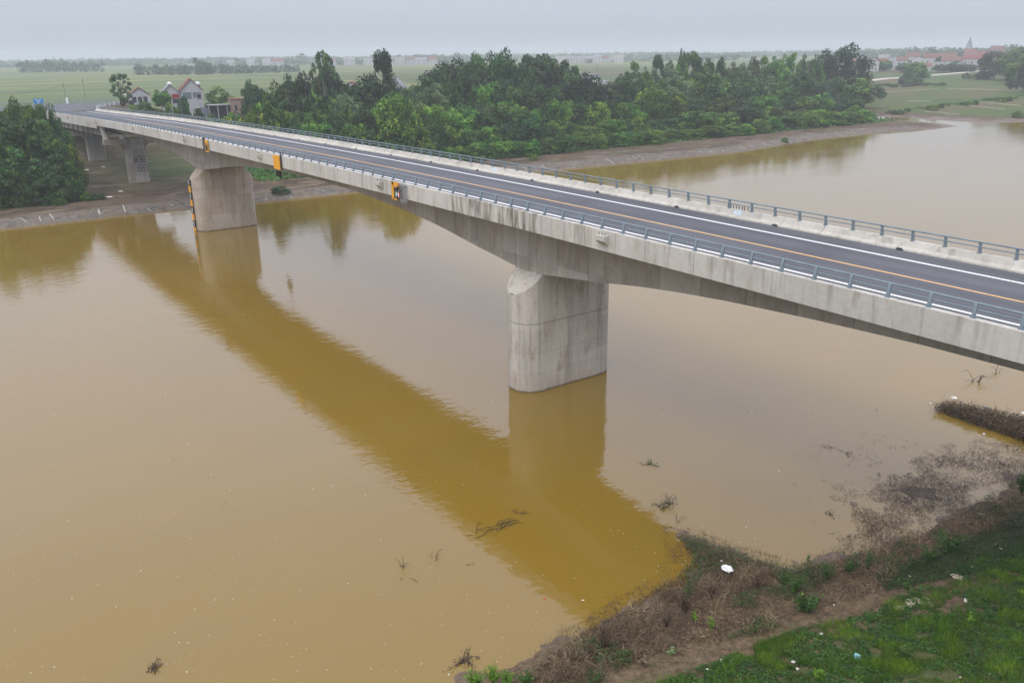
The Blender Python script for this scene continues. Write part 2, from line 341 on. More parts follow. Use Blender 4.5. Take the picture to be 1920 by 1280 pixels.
def near_h(X, Y, d):
    e = np.interp(d, [-40, -8, -2, 0, 1.2, 3, 6, 9, 14, 30, 60, 4000], [-6, -1.6, -.35, 0, .35, .75, 1.15, 1.6, 2.5, 5, 6, 6])
    # shallow mud flat with drifted litter in front of the bank
    q = np.exp(-(((X-9.2)/3.6)**2+((Y+9.5)/7.5)**2)**2)
    e = np.where(d < .4, np.maximum(e, .015*q-(1-q)*.5), e)
    return e+fbm(X, Y, 4.5, 1)*.35*sstep(.5, 4, d)+(fbm(X, Y, 1.6, 3)-.05)*.34*sstep(-2.5, .2, d)*(1-sstep(2, 5, d))+fbm(X, Y, .6, 2)*.10*sstep(-1.2, .5, d)+np.where(d < .6, fbm(X, Y, 2.2, 0)*.11*q, 0)
def land(X, Y):
    X = np.asarray(X, float); Y = np.asarray(Y, float); df = sdist(X, Y, far_shore); dn = sdist(X, Y, near_shore)
    return np.where(X > 70, far_h(X, Y, df), near_h(X, Y, dn)), df, dn
def gz(x, y): return float(land(np.array([x]), np.array([y]))[0][0])
def axis(segs):
    r = []
    for a, b, st in segs: r += list(np.arange(a, b, st))
    return np.array(r)
gx = np.concatenate([-np.geomspace(7000, 40, 18), axis([(-34, -6, 1.2), (-6, 26, .22), (26, 134, 9), (134, 200, .9), (200, 300, 2)]), np.geomspace(300, 7000, 60)])
gy = np.concatenate([-np.geomspace(7000, 345, 36), axis([(-340, -36, 2.0), (-36, 40, .36), (40, 140, 4)]), np.geomspace(140, 7000, 24)])
GX, GY = np.meshgrid(gx, gy, indexing='ij'); GZ, DF, DN = land(GX, GY)
nx, ny = GX.shape
me = bpy.data.meshes.new('ground'); V = np.stack([GX, GY, GZ], -1).reshape(-1, 3)
idx = np.arange(nx*ny).reshape(nx, ny); Q = np.stack([idx[:-1, :-1], idx[1:, :-1], idx[1:, 1:], idx[:-1, 1:]], -1).reshape(-1, 4)
me.vertices.add(len(V)); me.vertices.foreach_set('co', V.astype(np.float32).ravel())
me.loops.add(len(Q)*4); me.loops.foreach_set('vertex_index', Q.astype(np.int32).ravel())
me.polygons.add(len(Q)); me.polygons.foreach_set('loop_start', np.arange(0, len(Q)*4, 4, dtype=np.int32))
me.update(calc_edges=True); me.polygons.foreach_set('use_smooth', np.ones(len(Q), bool))
far = GX > 70; wR = sstep(-232, -250, GY)
grass = np.where(far, sstep(18, 34, DF+fbm(GX, GY, 22, 1)*26)*np.where((GY > -28) & (GY < 14), .25, 1), sstep(7.2, 8.6, DN+fbm(GX, GY, 5, 2)*3.5)*.85+.25*sstep(.2, 3, DN)*(fbm(GX, GY, 2, 1) > .15))
grass = np.clip(grass+np.where(far, .8*np.exp(-(((GX-196)/14)**2+((GY+16)/9)**2)), 0), 0, 1)
rice = np.where(far, sstep(292, 312, GX)*(1-wR), 0)
mead = np.where(far, wR*sstep(9, 22, DF+fbm(GX, GY, 25, 3)*14), 0)
rice = np.maximum(rice, np.where(far, wR*sstep(600, 900, GX), 0))
wet = np.where(far, 1-sstep(1, 9, DF+fbm(GX, GY, 6, 2)*8), 1-sstep(-.2, .8, DN))
for nm, a in (('grass', grass), ('meadow', mead), ('rice', rice), ('wet', wet)):
    q = me.attributes.new(nm, 'FLOAT', 'POINT'); q.data.foreach_set('value', a.astype(np.float32).ravel())
tag(link('ground', me, M['land']), kind='structure')
MB().add([(-3000, 1200, 0), (-3000, -4300, 0), (260, -4300, 0), (260, 1200, 0)], [(0, 1, 2, 3)]).build('water', M['water'])
tag(bpy.data.objects['water'], kind='structure')

# ------------------------------------------------------------------ the bridge
PS = [(-60, -.98), (-40, -.6), (0, 0)]+[(s, PT_a) for s, PT_a in [(x, .011296*x-8.9156e-5*x*x) for x in range(10, 111, 10)]]+\
     [(127, .04), (143, -.10), (157, -.28), (170, -.52), (180, -.74), (195, -1.0), (208, -1.27), (221, -1.55), (240, -1.88), (270, -2.2)]
_ps = np.array(PS)
_fine = np.arange(-60, 271, 1.); _z = np.interp(_fine, _ps[:, 0], _ps[:, 1]); _z = np.convolve(np.pad(_z, 8, mode='edge'), np.ones(17)/17, 'valid')
_z[:9] = np.interp(_fine[:9], _ps[:, 0], _ps[:, 1])
def zr(s): return WL+float(np.interp(s, _fine, _z))
END = 240.0
bridge = empty('bridge', (0, 0, 0)); tag(bridge, 'long grey concrete road bridge crossing the brown river', 'bridge')
def sweep(prof, s0, s1, step=2.0, m=None):            # profile in (y, dz) relative to the datum line
    n = max(1, int(round((s1-s0)/step))); m = m or MB()
    return m.loft([[(s, y, zr(s)+z) for y, z in (prof(s) if callable(prof) else prof)] for s in np.linspace(s0, s1, n+1)])
RD = -.55
def slabm(s0, s1, edge=-1.32):
    return sweep([(.1, RD-.03), (.1, edge+.02), (-.3, edge), (-2.99, -1.62), (-9.21, -1.62), (-11.9, edge), (-12.3, edge+.02), (-12.3, RD-.03)], s0, s1)
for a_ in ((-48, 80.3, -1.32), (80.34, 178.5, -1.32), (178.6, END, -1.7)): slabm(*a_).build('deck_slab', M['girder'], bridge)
def joints(a, b, brk): 
    p = [a]+[x for x in brk if a < x < b]+[b]; return list(zip(p[:-1], p[1:]))
for a, b in joints(-48, END, [17.8, 80.32, 178.55]):
    bot = -1.34 if b <= 178.6 else -1.95
    sweep([(.3, 0), (.3, bot), (.105, bot), (.105, RD-.02), (-.1, RD), (-.06, 0)], a+.02, b-.02).build('near_parapet', M['parapet'], bridge)['label'] = 'near concrete parapet with dirty drip stains'
    sweep([(-12.5, 0), (-12.14, 0), (-11.93, -.33), (-11.62, -.45), (-11.6, RD), (-12.305, RD-.02), (-12.305, bot), (-12.5, bot)], a+.02, b-.02).build('far_parapet', M['parapet2'], bridge)['label'] = 'far concrete parapet with sloping inner face'
                                                      # drain openings at the foot of the far parapet
for i in range(-3, 24):
    s = 12.2+i*9.1
    MB().add([(s-.26, -11.57, zr(s)+RD+.02), (s+.26, -11.57, zr(s)+RD+.02), (s+.2, -11.615, zr(s)-.40), (s-.12, -11.615, zr(s)-.40)], [(0, 1, 2, 3)]).build('drain_opening', M['black'], bridge)
sweep([(-.11, RD), (-11.59, RD), (-11.59, RD-.05), (-.11, RD-.05)], -48, END).build('asphalt_surface', M['asphalt'], bridge)
def stripe(y0, y1, mat, lab):
    m = MB(); P = np.linspace(-48, END, 150)
    m.loft([[(s, y0, zr(s)+RD+.006), (s, y1, zr(s)+RD+.006)] for s in P], cap=False, closed=False)
    o = m.build('road_marking', mat, bridge); o['label'] = lab
stripe(-2.42, -2.20, M['lane_white'], 'near white edge line'); stripe(-6.2, -6.05, M['lane_yellow'], 'yellow centre line'); stripe(-9.72, -9.5, M['lane_white'], 'far white edge line')
DT = np.array([(0, 5.62), (1.75, 5.62), (4, 5.32), (7, 4.98), (9.1, 4.72), (12, 4.3), (16, 3.86), (20, 3.52), (26, 3.16), (32, 2.9), (40, 2.76), (60, 2.72)])
def depth(s): d = min(abs(s-37.8), abs(s-122.6)); return float(np.interp(d, DT[:, 0], DT[:, 1]))
def boxp(s): return [(-2.98, -1.55), (-2.98, -depth(s)), (-9.22, -depth(s)), (-9.22, -1.55)]
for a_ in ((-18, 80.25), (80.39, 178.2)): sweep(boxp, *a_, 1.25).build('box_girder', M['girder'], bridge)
# approach girders with end block
for y in (-1.0, -4.4, -7.8, -11.2):
    for a, b in ((178.8, 216.6), (217.4, END)):
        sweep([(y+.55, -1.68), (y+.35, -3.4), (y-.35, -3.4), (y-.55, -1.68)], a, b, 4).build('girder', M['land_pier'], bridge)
for s in (183.2, 188.3, 193.6, 199, 204.5, 210, 215.5, 221, 226.5, 232):
    MB().box(s-.09, s+.09, .1, .28, zr(s)-4.1, zr(s)-1.97).build('drain_pipe', M['steel'], bridge)
def stadium(y0, y1, R, z, n=9, sc=1.0):               # plan ring along y with round noses
    r = []
    for i in range(n+1): a = math.pi*i/n; r.append((R*math.cos(a), y1+R*math.sin(a)*sc, z))
    for i in range(n+1): a = math.pi+math.pi*i/n; r.append((R*math.cos(a), y0+R*math.sin(a)*sc, z))
    return r
def river_pier(cx, lab, mat):
    top = zr(cx)-5.60; y0, y1 = -9.22, -2.98
    base = stadium(y0, y1, 1.75, 0, 12)
    def cut(x, y): return top-.03-.95*max(0, y-y1, y0-y)
    m = MB(); rings = [[(x, y, z) for x, y, _ in base] for z in (-3, 0, 2, 4, 6, 8)]+[[(x, y, min(cut(x, y), 99)) for x, y, _ in base]]
    m.loft(rings, cap=False); n = len(base); o = len(m.v)-n
    half = n//2
    for i in range(half-1):                           # top surface, strip between mirrored points
        a, b = i, i+1; c, d = (half-1-i), (half-2-i)
    prs = [(j, half-1-j) for j in range(half//2)]
    f = []
    for q in range(len(prs)-1): f.append((o+prs[q][0], o+prs[q+1][0], o+prs[q+1][1], o+prs[q][1]))
    f.append((o+prs[0][1], o+half, o+n-1, o+prs[0][0]))
    pr2 = [(half+j, n-1-j) for j in range(half//2)]
    for q in range(len(pr2)-1): f.append((o+pr2[q][0], o+pr2[q+1][0], o+pr2[q+1][1], o+pr2[q][1]))
    m.f += f; m.mi += [0]*len(f)
    ob = m.build('pier', mat, bridge, loc=(cx, 0, 0)); ob['label'] = lab; return ob
river_pier(37.8, 'grey stained pier nearest the camera', M['pier'])
river_pier(122.6, 'tan pier standing near the far bank', M['pier_tan'])
def hammer(cx, capz, lab):
    m = MB(); g = -1.0; cy0 = -6.1
    rings = []
    for z, hw, R in [(g, 2.1, .85), (4, 2.1, .85), (capz-2.6, 2.1, .85), (capz-1.9, 2.2, .87), (capz-1.3, 2.5, .92), (capz-.9, 3.1, 1.0), (capz-.85, 3.3, 1.02)]:
        rings.append([(x, y, z) for x, y, _ in stadium(cy0-hw+R*.5, cy0+hw-R*.5, R, 0, 8, .5)])
    m.loft(rings)
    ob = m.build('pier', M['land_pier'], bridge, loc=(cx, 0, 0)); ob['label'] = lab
    MB().box(cx-1.15, cx+1.15, -11.9, -.3, capz-.87, capz+.25).build('pier_cap', M['land_pier'], bridge, bevel=.04)
hammer(177.2, 10.1, 'land pier with dark paint marks'); hammer(217, 9.2, 'land pier furthest from the water'); hammer(-17, 8.0, 'pier on the near bank')
m = MB()                                              # ear wall on the cap of the first land pier
m.add([(176.2, -.15, 13.0), (178.4, -.15, 13.0), (178.4, -.75, 9.3), (176.2, -.75, 9.3), (176.2, -.6, 13.0), (178.4, -.6, 13.0), (178.4, -1.3, 9.3), (176.2, -1.3, 9.3)],
      [(0, 1, 2, 3), (7, 6, 5, 4), (4, 5, 1, 0), (1, 5, 6, 2), (2, 6, 7, 3), (4, 0, 3, 7)]).build('ear_wall', M['parapet2'], bridge)
for y in (-3.6, -8.6):
    MB().box(175.6, 176.3, y-.4, y+.4, 10.35, 11.2).build('bearing', M['white'], bridge)
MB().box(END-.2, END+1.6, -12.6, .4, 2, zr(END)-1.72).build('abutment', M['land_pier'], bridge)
# dark paint marks on the land pier
m = MB()
for (a, b, z0, z1) in [(-5.4, -7.7, 6.5, 6.7), (-5.4, -7.7, 5.25, 5.45), (-5.4, -5.6, 5.25, 6.7), (-6.5, -6.65, 5.25, 6.7), (-7.55, -7.7, 5.25, 6.7), (-5.9, -7.9, 4.75, 4.95), (-5.9, -7.9, 3.45, 3.6),
                       (-5.9, -6.1, 3.45, 4.9), (-7.75, -7.95, 3.45, 4.9), (-6.6, -6.75, 3.6, 4.8), (-7.1, -7.3, 3.7, 4.6), (-5.7, -6.2, 5.6, 6.3), (-6.8, -7.3, 5.6, 6.2), (-6.2, -7.4, 4.1, 4.35)]:
    m.box(177.2-.868, 177.2-.85, b, a, z0, z1)
m.build('painted_mark', flat('faded dark paint', (.10, .105, .11), var=.5, sc=2), bridge)
# railings: rails as long parts, posts one by one
def post_mesh(side):                                  # a curved plate post, foot on the parapet, leaning in over the road
    m = MB(); ny_ = []
    for t in np.linspace(0, 1, 7):
        z = t*.66; off = .10*t*t; w = .085*(1-.45*t)
        ny_.append((off, w, z))
    R = []
    for off, w, z in ny_:
        yc = -side*off; R.append([(-.07, yc-w, z), (.07, yc-w, z), (.07, yc+w, z), (-.07, yc+w, z)])
    m.loft(R); m.box(-.12, .12, -.12, .12, 0, .03)
    return m.mesh('post')
pm = {1: post_mesh(1), -1: post_mesh(-1)}
pos_near = [-2*i for i in range(1, 12)]+[2*i for i in range(40)]+[80.0]+[82.6+2*i for i in range(49)]+[180.8+2*i for i in range(30)]
pos_far = [5.84+2*i for i in range(-9, 37)]+[80.0]+[82.4+2*i for i in range(49)]+[180.6+2*i for i in range(30)]
def railing(y, side, pos, lab, budget):
    ro = bpy.data.objects.new('railing', None); COL.objects.link(ro); ro.parent = bridge; ro['label'] = lab
    yr = y-side*.12
    for z, r, dy in ((.64, .05, 0), (.36, .036, .03)):
        P = [s for s in np.arange(-24, END+.1, 2.0)]
        MB().tube([(s, yr+dy*side, zr(s)+z) for s in P], r, 6).build('rail', M['rail'], ro, smooth=True)
    pos = sorted(pos, key=lambda s: abs(s+10 if s >= -8 else 400-s)); rest = MB()
    for i, s in enumerate(pos):
        if s > END-.5: continue
        if i < budget: link('post', pm[side], M['rail'], ro, (s, y, zr(s)))
        else:
            me = pm[side]; rest.add([(v.co.x+s, v.co.y+y, v.co.z+zr(s)) for v in me.vertices], [tuple(p.vertices) for p in me.polygons])
    rest.build('post', M['rail'], ro)['kind'] = 'stuff'
railing(0.02, 1, pos_near, 'near railing of grey blue steel', 52); railing(-12.24, -1, pos_far, 'far railing of grey blue steel', 48)
# lamp brackets cast on the outer faces
for i in range(-1, 7):
    s = 25.44+30.42*i; z = zr(s)
    for y0, sg in ((.3, 1), (-12.5, -1)):
        m = MB(); a, b = y0, y0+sg*.42
        m.add([(s-.42, a, z-.28), (s+.42, a, z-.28), (s+.42, a, z-.95), (s-.42, a, z-.95), (s-.42, b, z-.28), (s+.42, b, z-.28), (s+.42, b, z-.6), (s-.42, b, z-.6)],
              [(0, 3, 2, 1), (4, 5, 6, 7), (0, 1, 5, 4), (3, 7, 6, 2), (1, 2, 6, 5), (0, 4, 7, 3)])
        o = m.build('lamp_bracket', M['parapet2'], bridge)
        for dx in (-.28, 0, .28): MB().tube([(s+dx, (a+b)/2, z-.28), (s+dx, (a+b)/2, z-.1)], .025, 5).build('anchor_bolt', M['steel'], o)
        if sg == -1:
            for dx in (-1.2, -.9, -.7, -.4, -.15, .1, .35, .6): MB().tube([(s+dx, -12.3, z), (s+dx, -12.3, z+.26)], .03, 5).build('starter_bar', M['steel'], o)
for s, z0 in ((24.9, 0), (55.3, 0)):                 # pale repair patches on the far barrier
    MB().add([(s-.35, -12.135, zr(s)-.01), (s+.35, -12.135, zr(s)-.01), (s+.35, -11.925, zr(s)-.32), (s-.35, -11.925, zr(s)-.32)], [(0, 1, 2, 3)]).build('repair_patch', flat('pale blue paint', (.42, .5, .54)), bridge)

# ------------------------------------------------------------------ things fixed on the bridge
def nav_sign(s, kind, lab, w=1.9):
    t = empty('navigation_sign', (s, .42, zr(s))); tag(t, lab, 'sign', 'navigation signs on the bridge edge')
    h0, h1 = -1.6, -.02
    if kind == 'plain':
        MB().box(-w/2, w/2, 0, .05, h0, h1).build('sign_board', M['orange'], t)
        m = MB()
        for x in (-w/2-.25,): m.box(x-.05, x+.05, -.1, .04, h0-.05, .45)
        for z in np.arange(-1.4, .4, .3): m.box(-w/2-.5, -w/2-.2, -.02, .02, z, z+.04)
        m.build('sign_frame', M['steel'], t)
    elif kind == 'arrow':
        MB().box(-.65, .65, 0, .05, h0, h1).build('sign_board', M['orange'], t)
        MB().add([(-.45, .056, -1.42), (.45, .056, -1.42), (.45, .056, -.2), (-.45, .056, -.2)], [(0, 1, 2, 3)]).build('black_panel', M['black'], t)
        MB().add([(-.45, .06, -.18), (.45, .06, -.18), (0, .06, -.75)], [(0, 1, 2)]).build('pointer', M['orange'], t)
        MB().box(.75, 1.75, -.1, .02, -1.55, .25).build('sign_frame', M['steel'], t)
    else:
        # the far half hangs on: orange edge, black field, red white and green lozenges; bare bars on the near half
        MB().box(.6, 1.0, 0, .05, h0, h1).add([(1.0, .05, h1), (-.5, .05, h1), (-.5, .05, h1-.28), (.2, .05, h1-.5), (.75, .05, h1-.32)], [(0, 1, 2, 3, 4)]).add([(.75, .05, h0), (.1, .05, h0), (.1, .05, h0+.12), (.75, .05, h0+.2)], [(0, 1, 2, 3)]).build('sign_board', M['orange'], t)
        MB().box(-.75, .62, -.02, .03, h0+.15, -.3).build('black_panel', M['black'], t)
        def tri(a, b, c, mat, nm): MB().add([a, b, c], [(0, 1, 2)]).build(nm, mat, t)
        y = .062
        tri((.45, y, -1.05), (.2, y, -.72), (.2, y, -1.38), M['green'], 'lozenge'); tri((.2, y, -.72), (-.02, y, -1.05), (.2, y, -1.38), M['white'], 'lozenge')
        tri((-.08, y, -1.05), (-.32, y, -.72), (-.32, y, -1.38), M['white'], 'lozenge'); tri((-.32, y, -.72), (-.56, y, -1.05), (-.32, y, -1.38), M['red'], 'lozenge')
        m = MB()
        for x in (-.62, -.85, -1.08, -1.3, -1.5, -1.7): m.box(x-.025, x+.025, .02, .07, h0-.1, -.05)
        m.box(-1.75, -.6, .0, .04, -.2, -.14).box(-1.75, -.6, .0, .04, -1.5, -1.42)
        m.tube([(-1.7, .1, -.1), (-.3, .1, -.75)], .035); m.tube([(-.6, .1, .0), (.1, .1, -.5)], .035)
        m.build('sign_frame', M['galv'], t)
    return t
nav_sign(106.3, 'arrow', 'orange framed black sign with an orange pointer above the far pier')
nav_sign(80.9, 'plain', 'plain orange board at the middle of the bridge span')
nav_sign(52.6, 'broken', 'broken orange and black sign showing red, white and green lozenges')
t = empty('navigation_sign', (114.6, -12.6, zr(114.6))); tag(t, 'dark back of a sign board hanging under the far edge of the deck', 'sign', 'navigation signs on the bridge edge')
MB().box(-1.1, 1.1, -.05, 0, -7.0, -5.4).build('sign_board', M['steel'], t); MB().box(-.05, .05, .0, .06, -7.2, -1.0).build('sign_frame', M['galv'], t)
g = empty('water_gauge', (122.6, -1.0, 0)); tag(g, 'black and orange water gauge plates down the nose of the far pier', 'gauge')
for i in range(8):
    z0 = 8.15-i*1.08; dark = i % 2 == 0
    o = MB().box(-.4, .5, -.1, 0, z0-1.0, z0).build('gauge_plate', M['black'] if dark else M['orange'], g)
    if dark:
        m = MB()
        for (a, b, c, d) in ((-.6, -.45, -.85, -.15), (-.2, .3, -.3, -.2), (-.2, .3, -.55, -.46), (-.2, .3, -.85, -.76), (.2, .3, -.55, -.25), (-.2, -.1, -.85, -.5)): m.box(a*.5+.05, b*.5+.05, 0, .02, z0+c, z0+d)
        m.build('numeral', M['white'], o)
# ------------------------------------------------------------------ tree kinds (unit size: height 1, spread 1)
def subblobs(rng, env, K, rad, inner=.15):
    B = []
    while len(B) < K:
        z = rng.uniform(0, 1); r, z0 = env(z)
        if r <= 0: continue
        if rng.rand() > r/.5: continue
        a = rng.uniform(0, 2*math.pi); q = r*(1-rng.rand()**2*(1-inner) if rng.rand() < .25 else rng.uniform(.72, 1.0))
        B.append((q*math.cos(a), q*math.sin(a), z0, rad*rng.uniform(.65, 1.3)))
    return np.array(B)
def crown_mesh(name, seed, env, K, rad, n, size, asp=1.5, squash=.8):
    rng = np.random.RandomState(seed); B = subblobs(rng, env, K, rad)
    w = B[:, 3]**2; b = rng.choice(K, n, p=w/w.sum()); D = rng.normal(size=(n, 3)); D[:, 2] += .35; D /= np.linalg.norm(D, axis=1, keepdims=True)
    rr = B[b, 3]*rng.uniform(.6, 1.12, n)
    P = B[b, :3]+D*rr[:, None]*np.array([1, 1, squash])
    N = D*.7+rng.normal(size=(n, 3))*.45+np.array([0, 0, .35])
    cv = rng.uniform(0, 1, K)                           # each clump of leaves has its own tone
    v = np.clip(-.02+.78*cv[b]**1.2+rng.normal(size=n)*.2+.10*(D[:, 2] > .5), 0, 1)  # last term colours upward-facing leaves lighter, as if lit from above
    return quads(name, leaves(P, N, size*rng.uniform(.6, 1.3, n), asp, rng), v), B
def trunk_mesh(B, seed, top=.75, r=.018, limbs=9):
    rng = random.Random(seed); m = MB(); ln = rng.uniform(-.03, .03)
    m.tube([(0, 0, -.05), (ln, 0, top*.35), (ln*.5, .01, top*.7), (0, 0, top)], [r*1.25, r, r*.7, r*.3], 6)
    idx = list(range(len(B))); rng.shuffle(idx)
    for i in idx[:limbs]:
        x, y, z, q = B[i]; z0 = max(.12, min(top*.9, z*.55)); m.tube([(ln*.8, 0, z0), (x*.5, y*.5, z0+(z-z0)*.55), (x, y, z)], [r*.55, r*.35, r*.12], 4)
    return m.mesh('trunk')
def dome(zc, rz, r): 
    def f(z): 
        t = (z-zc)/rz; return (r*math.sqrt(max(0, 1-t*t)), z)
    return f
def prof_env(tab):
    t = np.array(tab)
    return lambda z: (float(np.interp(z, t[:, 0], t[:, 1])), z)
ENV = {
 'broad': (dome(.56, .44, .46), 70, .125, 5600, .046, 1.3),
 'round': (dome(.60, .36, .42), 54, .12, 4800, .046, 1.3),
 'tall': (prof_env([(0, 0), (.10, .10), (.22, .36), (.45, .42), (.7, .30), (.88, .13), (.97, .03), (1, 0)]), 70, .095, 5400, .038, 1.5),
 'pillar': (prof_env([(0, 0), (.2, .12), (.3, .36), (.5, .46), (.65, .40), (.8, .32), (.93, .2), (1, .0)]), 34, .12, 6000, .034, 1.3),
 'sparse': (prof_env([(0, 0), (.18, .05), (.3, .34), (.42, .26), (.52, .46), (.62, .34), (.75, .42), (.9, .30), (.97, .16), (1, .0)]), 80, .06, 4200, .034, 1.5),
 'bush': (dome(.35, .62, .48), 70, .13, 4200, .05, 1.6),
}
KIND = {}
def mk_kind(kind, leafs, nvar=3):
    env, K, rad, n, sz, asp = ENV[kind]; r = []
    for i in range(nvar):
        me, B = crown_mesh('crown', hash((len(kind), i)) % 9999+i*17+len(kind)*101, env, K, rad, n, sz, asp)
        tm = trunk_mesh(B, i, .8 if kind != 'bush' else .5, .014 if kind in ('tall', 'pillar') else .018, 14 if kind == 'sparse' else 9)
        r.append((me, tm))
    return r
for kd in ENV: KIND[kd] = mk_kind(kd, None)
def bamboo_mesh(seed):                                 # arching plumes of leafy culms
    rng = np.random.RandomState(seed); Ps = []; Ns = []; vs = []; cul = MB()
    for c in range(46):
        a = rng.uniform(0, 2*math.pi); r0 = rng.uniform(0, .13); h = rng.uniform(.55, .97); sp = rng.uniform(.12, .52); cv = rng.uniform(.0, 1)
        t = np.linspace(0, 1, 9); x = (r0+sp*t**2.3); z = h*np.sin(t*1.75)/np.sin(1.57); z = np.where(t > .9, z-.02, z)
        pts = np.stack([x*math.cos(a), x*math.sin(a), z], -1)
        if c % 4 == 0: cul.tube(pts[:7], [.006]*4+[.004]*3, 4)
        n = 130; tt = rng.uniform(.22, 1, n); q = np.stack([np.interp(tt, t, pts[:, i]) for i in range(3)], -1)
        q += rng.normal(size=(n, 3))*.035*(1-.3*tt[:, None]); Ps.append(q)
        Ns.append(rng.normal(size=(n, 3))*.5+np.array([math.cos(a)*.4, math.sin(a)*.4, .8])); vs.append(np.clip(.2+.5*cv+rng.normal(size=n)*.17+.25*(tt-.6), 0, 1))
    P = np.concatenate(Ps); rg = np.random.RandomState(seed+1)
    return quads('crown', leaves(P, np.concatenate(Ns), .034*rg.uniform(.6, 1.3, len(P)), 2.4, rg), np.concatenate(vs)), cul.mesh('culms')
KIND['bamboo'] = [bamboo_mesh(s) for s in (3, 8, 21)]
_rr = random.Random(11)
LM = {}
def plant(kind, x, y, h, w, leaf, name='tree', cat='tree', bark='bark', z=None, part=None):
    var = _rr.randrange(3); key = (kind, var, leaf, bark)
    if key not in LM:
        a, b = KIND[kind][var]; a = a.copy(); b = b.copy(); a.materials.clear(); b.materials.clear(); a.materials.append(M[leaf]); b.materials.append(M[bark]); LM[key] = (a, b)
    a, b = LM[key]; t = empty(name, (x, y, (gz(x, y) if z is None else z)-.1), _rr.uniform(0, 6.28)); t['category'] = cat
    ca = link('crown' if kind != 'bamboo' else 'foliage', a, None, t); cb = link('trunk' if kind != 'bamboo' else 'stems', b, None, t)
    for o in (ca, cb): o.scale = (w, w, h)
    return t
LOOK = {'broad': 'broad crowned', 'round': 'round crowned', 'tall': 'tall pointed', 'pillar': 'tall lobed', 'sparse': 'thin open', 'bush': 'low bushy', 'bamboo': 'feathery bamboo'}
LC = {'leaf': 'green', 'leaf_dark': 'dark green', 'leaf_yel': 'yellowish green', 'leaf_grey': 'grey green', 'bamboo': 'fresh green'}
def plantpx(px, ytop, X, wpx, kind, leaf, **kw):
    "a tree whose column stands at picture column px, at distance X from the first pier, its top at picture row ytop"
    q = atX(px, ytop, X); x, y, zt = q
    for _ in range(2):
        g0 = gz(x, y); bx, by, D = proj((x, y, g0)); p2 = atX(px+(px-proj((x, y, zt))[0]), ytop, X); 
        break
    h = max(1.2, zt-g0); D = proj((x, y, g0))[2]; w = wpx/F*D
    t = plant(kind, x, y, h*1.02, w, leaf, **kw)
    t['_look'] = f"{LC[leaf]} {LOOK[kind]}"
    return t
def row(xs, ys, X, wid, kinds, leafs, jit, seed, step, jy=5, jX=4, **kw):
    r = random.Random(seed); out = []; x = xs[0]
    while x <= xs[-1]:
        yt = float(np.interp(x, xs, ys))+r.uniform(-jy, jy); w = wid*r.uniform(.8, 1.25)
        out.append(plantpx(x, yt, X+r.uniform(-jX, jX), w, r.choice(kinds), r.choice(leafs), **kw)); x += step*r.uniform(.75, 1.3)
    return out
# --- the riverside wood, from the back row down to the shrubs on the bank
bx = [812, 850, 900, 935, 960, 1000, 1040, 1085]; by = [140, 120, 110, 112, 103, 104, 110, 122]
A = row(bx, by, 222, 66, ['broad', 'round'], ['leaf_dark'], 0, 1, 24, 4)
order_labels(A, 'dark evergreen tree, {n} from the left in the skyline clump at mid wood', 'trees of the dark skyline clump')
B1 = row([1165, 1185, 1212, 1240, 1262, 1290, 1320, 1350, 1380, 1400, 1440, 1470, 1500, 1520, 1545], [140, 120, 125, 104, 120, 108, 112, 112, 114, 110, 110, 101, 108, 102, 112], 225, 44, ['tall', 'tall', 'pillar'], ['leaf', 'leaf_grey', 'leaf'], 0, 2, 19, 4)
order_labels(B1, 'tall pointed skyline tree, {n} from the left beyond the flat roofed house', 'pointed trees of the right hand skyline')
B2 = row([492, 505, 535, 565, 590, 640, 680, 760, 790], [170, 165, 158, 142, 160, 160, 162, 170, 172], 215, 52, ['broad', 'round'], ['leaf_dark', 'leaf'], 0, 3, 24, 4)
order_labels(B2, '{look} tree, {n} from the left in the wood\'s left back row', 'back row trees left of the middle clump')
C1 = row([492, 560, 650, 700, 770, 820, 880, 940, 1000, 1050, 1100, 1150, 1200, 1250, 1300, 1350, 1400, 1450, 1500, 1560, 1600], [190, 188, 182, 180, 180, 165, 152, 155, 168, 165, 160, 160, 160, 148, 142, 150, 150, 150, 145, 150, 155], 198, 62, ['broad', 'round', 'bamboo', 'broad', 'round'], ['leaf', 'leaf_dark', 'leaf', 'leaf_grey'], 0, 4, 30, 7)
order_labels(C1, '{look} tree, {n} from the left in the wood\'s middle row', 'middle row trees of the riverside wood')
C2 = row([470, 560, 640, 700, 800, 880, 950, 1000, 1060, 1110, 1160, 1260, 1320, 1400, 1480, 1560, 1620], [212, 210, 205, 205, 205, 198, 200, 198, 190, 195, 192, 185, 180, 180, 182, 182, 182], 184, 58, ['broad', 'bamboo', 'round', 'bush'], ['leaf', 'leaf', 'leaf_dark', 'leaf_yel', 'bamboo'], 0, 5, 28, 9)
order_labels(C2, '{look} tree, {n} from the left in the wood\'s front row', 'front row trees of the riverside wood')
D1 = row([560, 620, 700, 780, 850, 900, 950, 1060, 1120, 1200, 1280, 1340, 1400, 1480, 1560, 1625], [236, 238, 236, 238, 238, 240, 240, 226, 230, 226, 216, 210, 206, 205, 206, 204], 172, 50, ['bush', 'bamboo', 'broad', 'bush'], ['leaf', 'leaf_yel', 'leaf', 'leaf_dark'], 0, 6, 24, 7, 3)
order_labels(D1, 'small {look} tree, {n} from the left low on the slope', 'small trees low on the wooded slope')
D2 = row([790, 850, 900, 950, 1000, 1050, 1100, 1200, 1300, 1400, 1480, 1540, 1625], [272, 274, 268, 266, 263, 258, 252, 248, 240, 228, 218, 210, 208], 162, 34, ['bush', 'bush', 'bamboo'], ['leaf_yel', 'leaf', 'bamboo', 'leaf'], 0, 7, 15, 4, 2.2, name='shrub', cat='shrub')
order_labels(D2, '{look} shrub, {n} from the left along the mud bank edge', 'shrubs along the far mud bank')
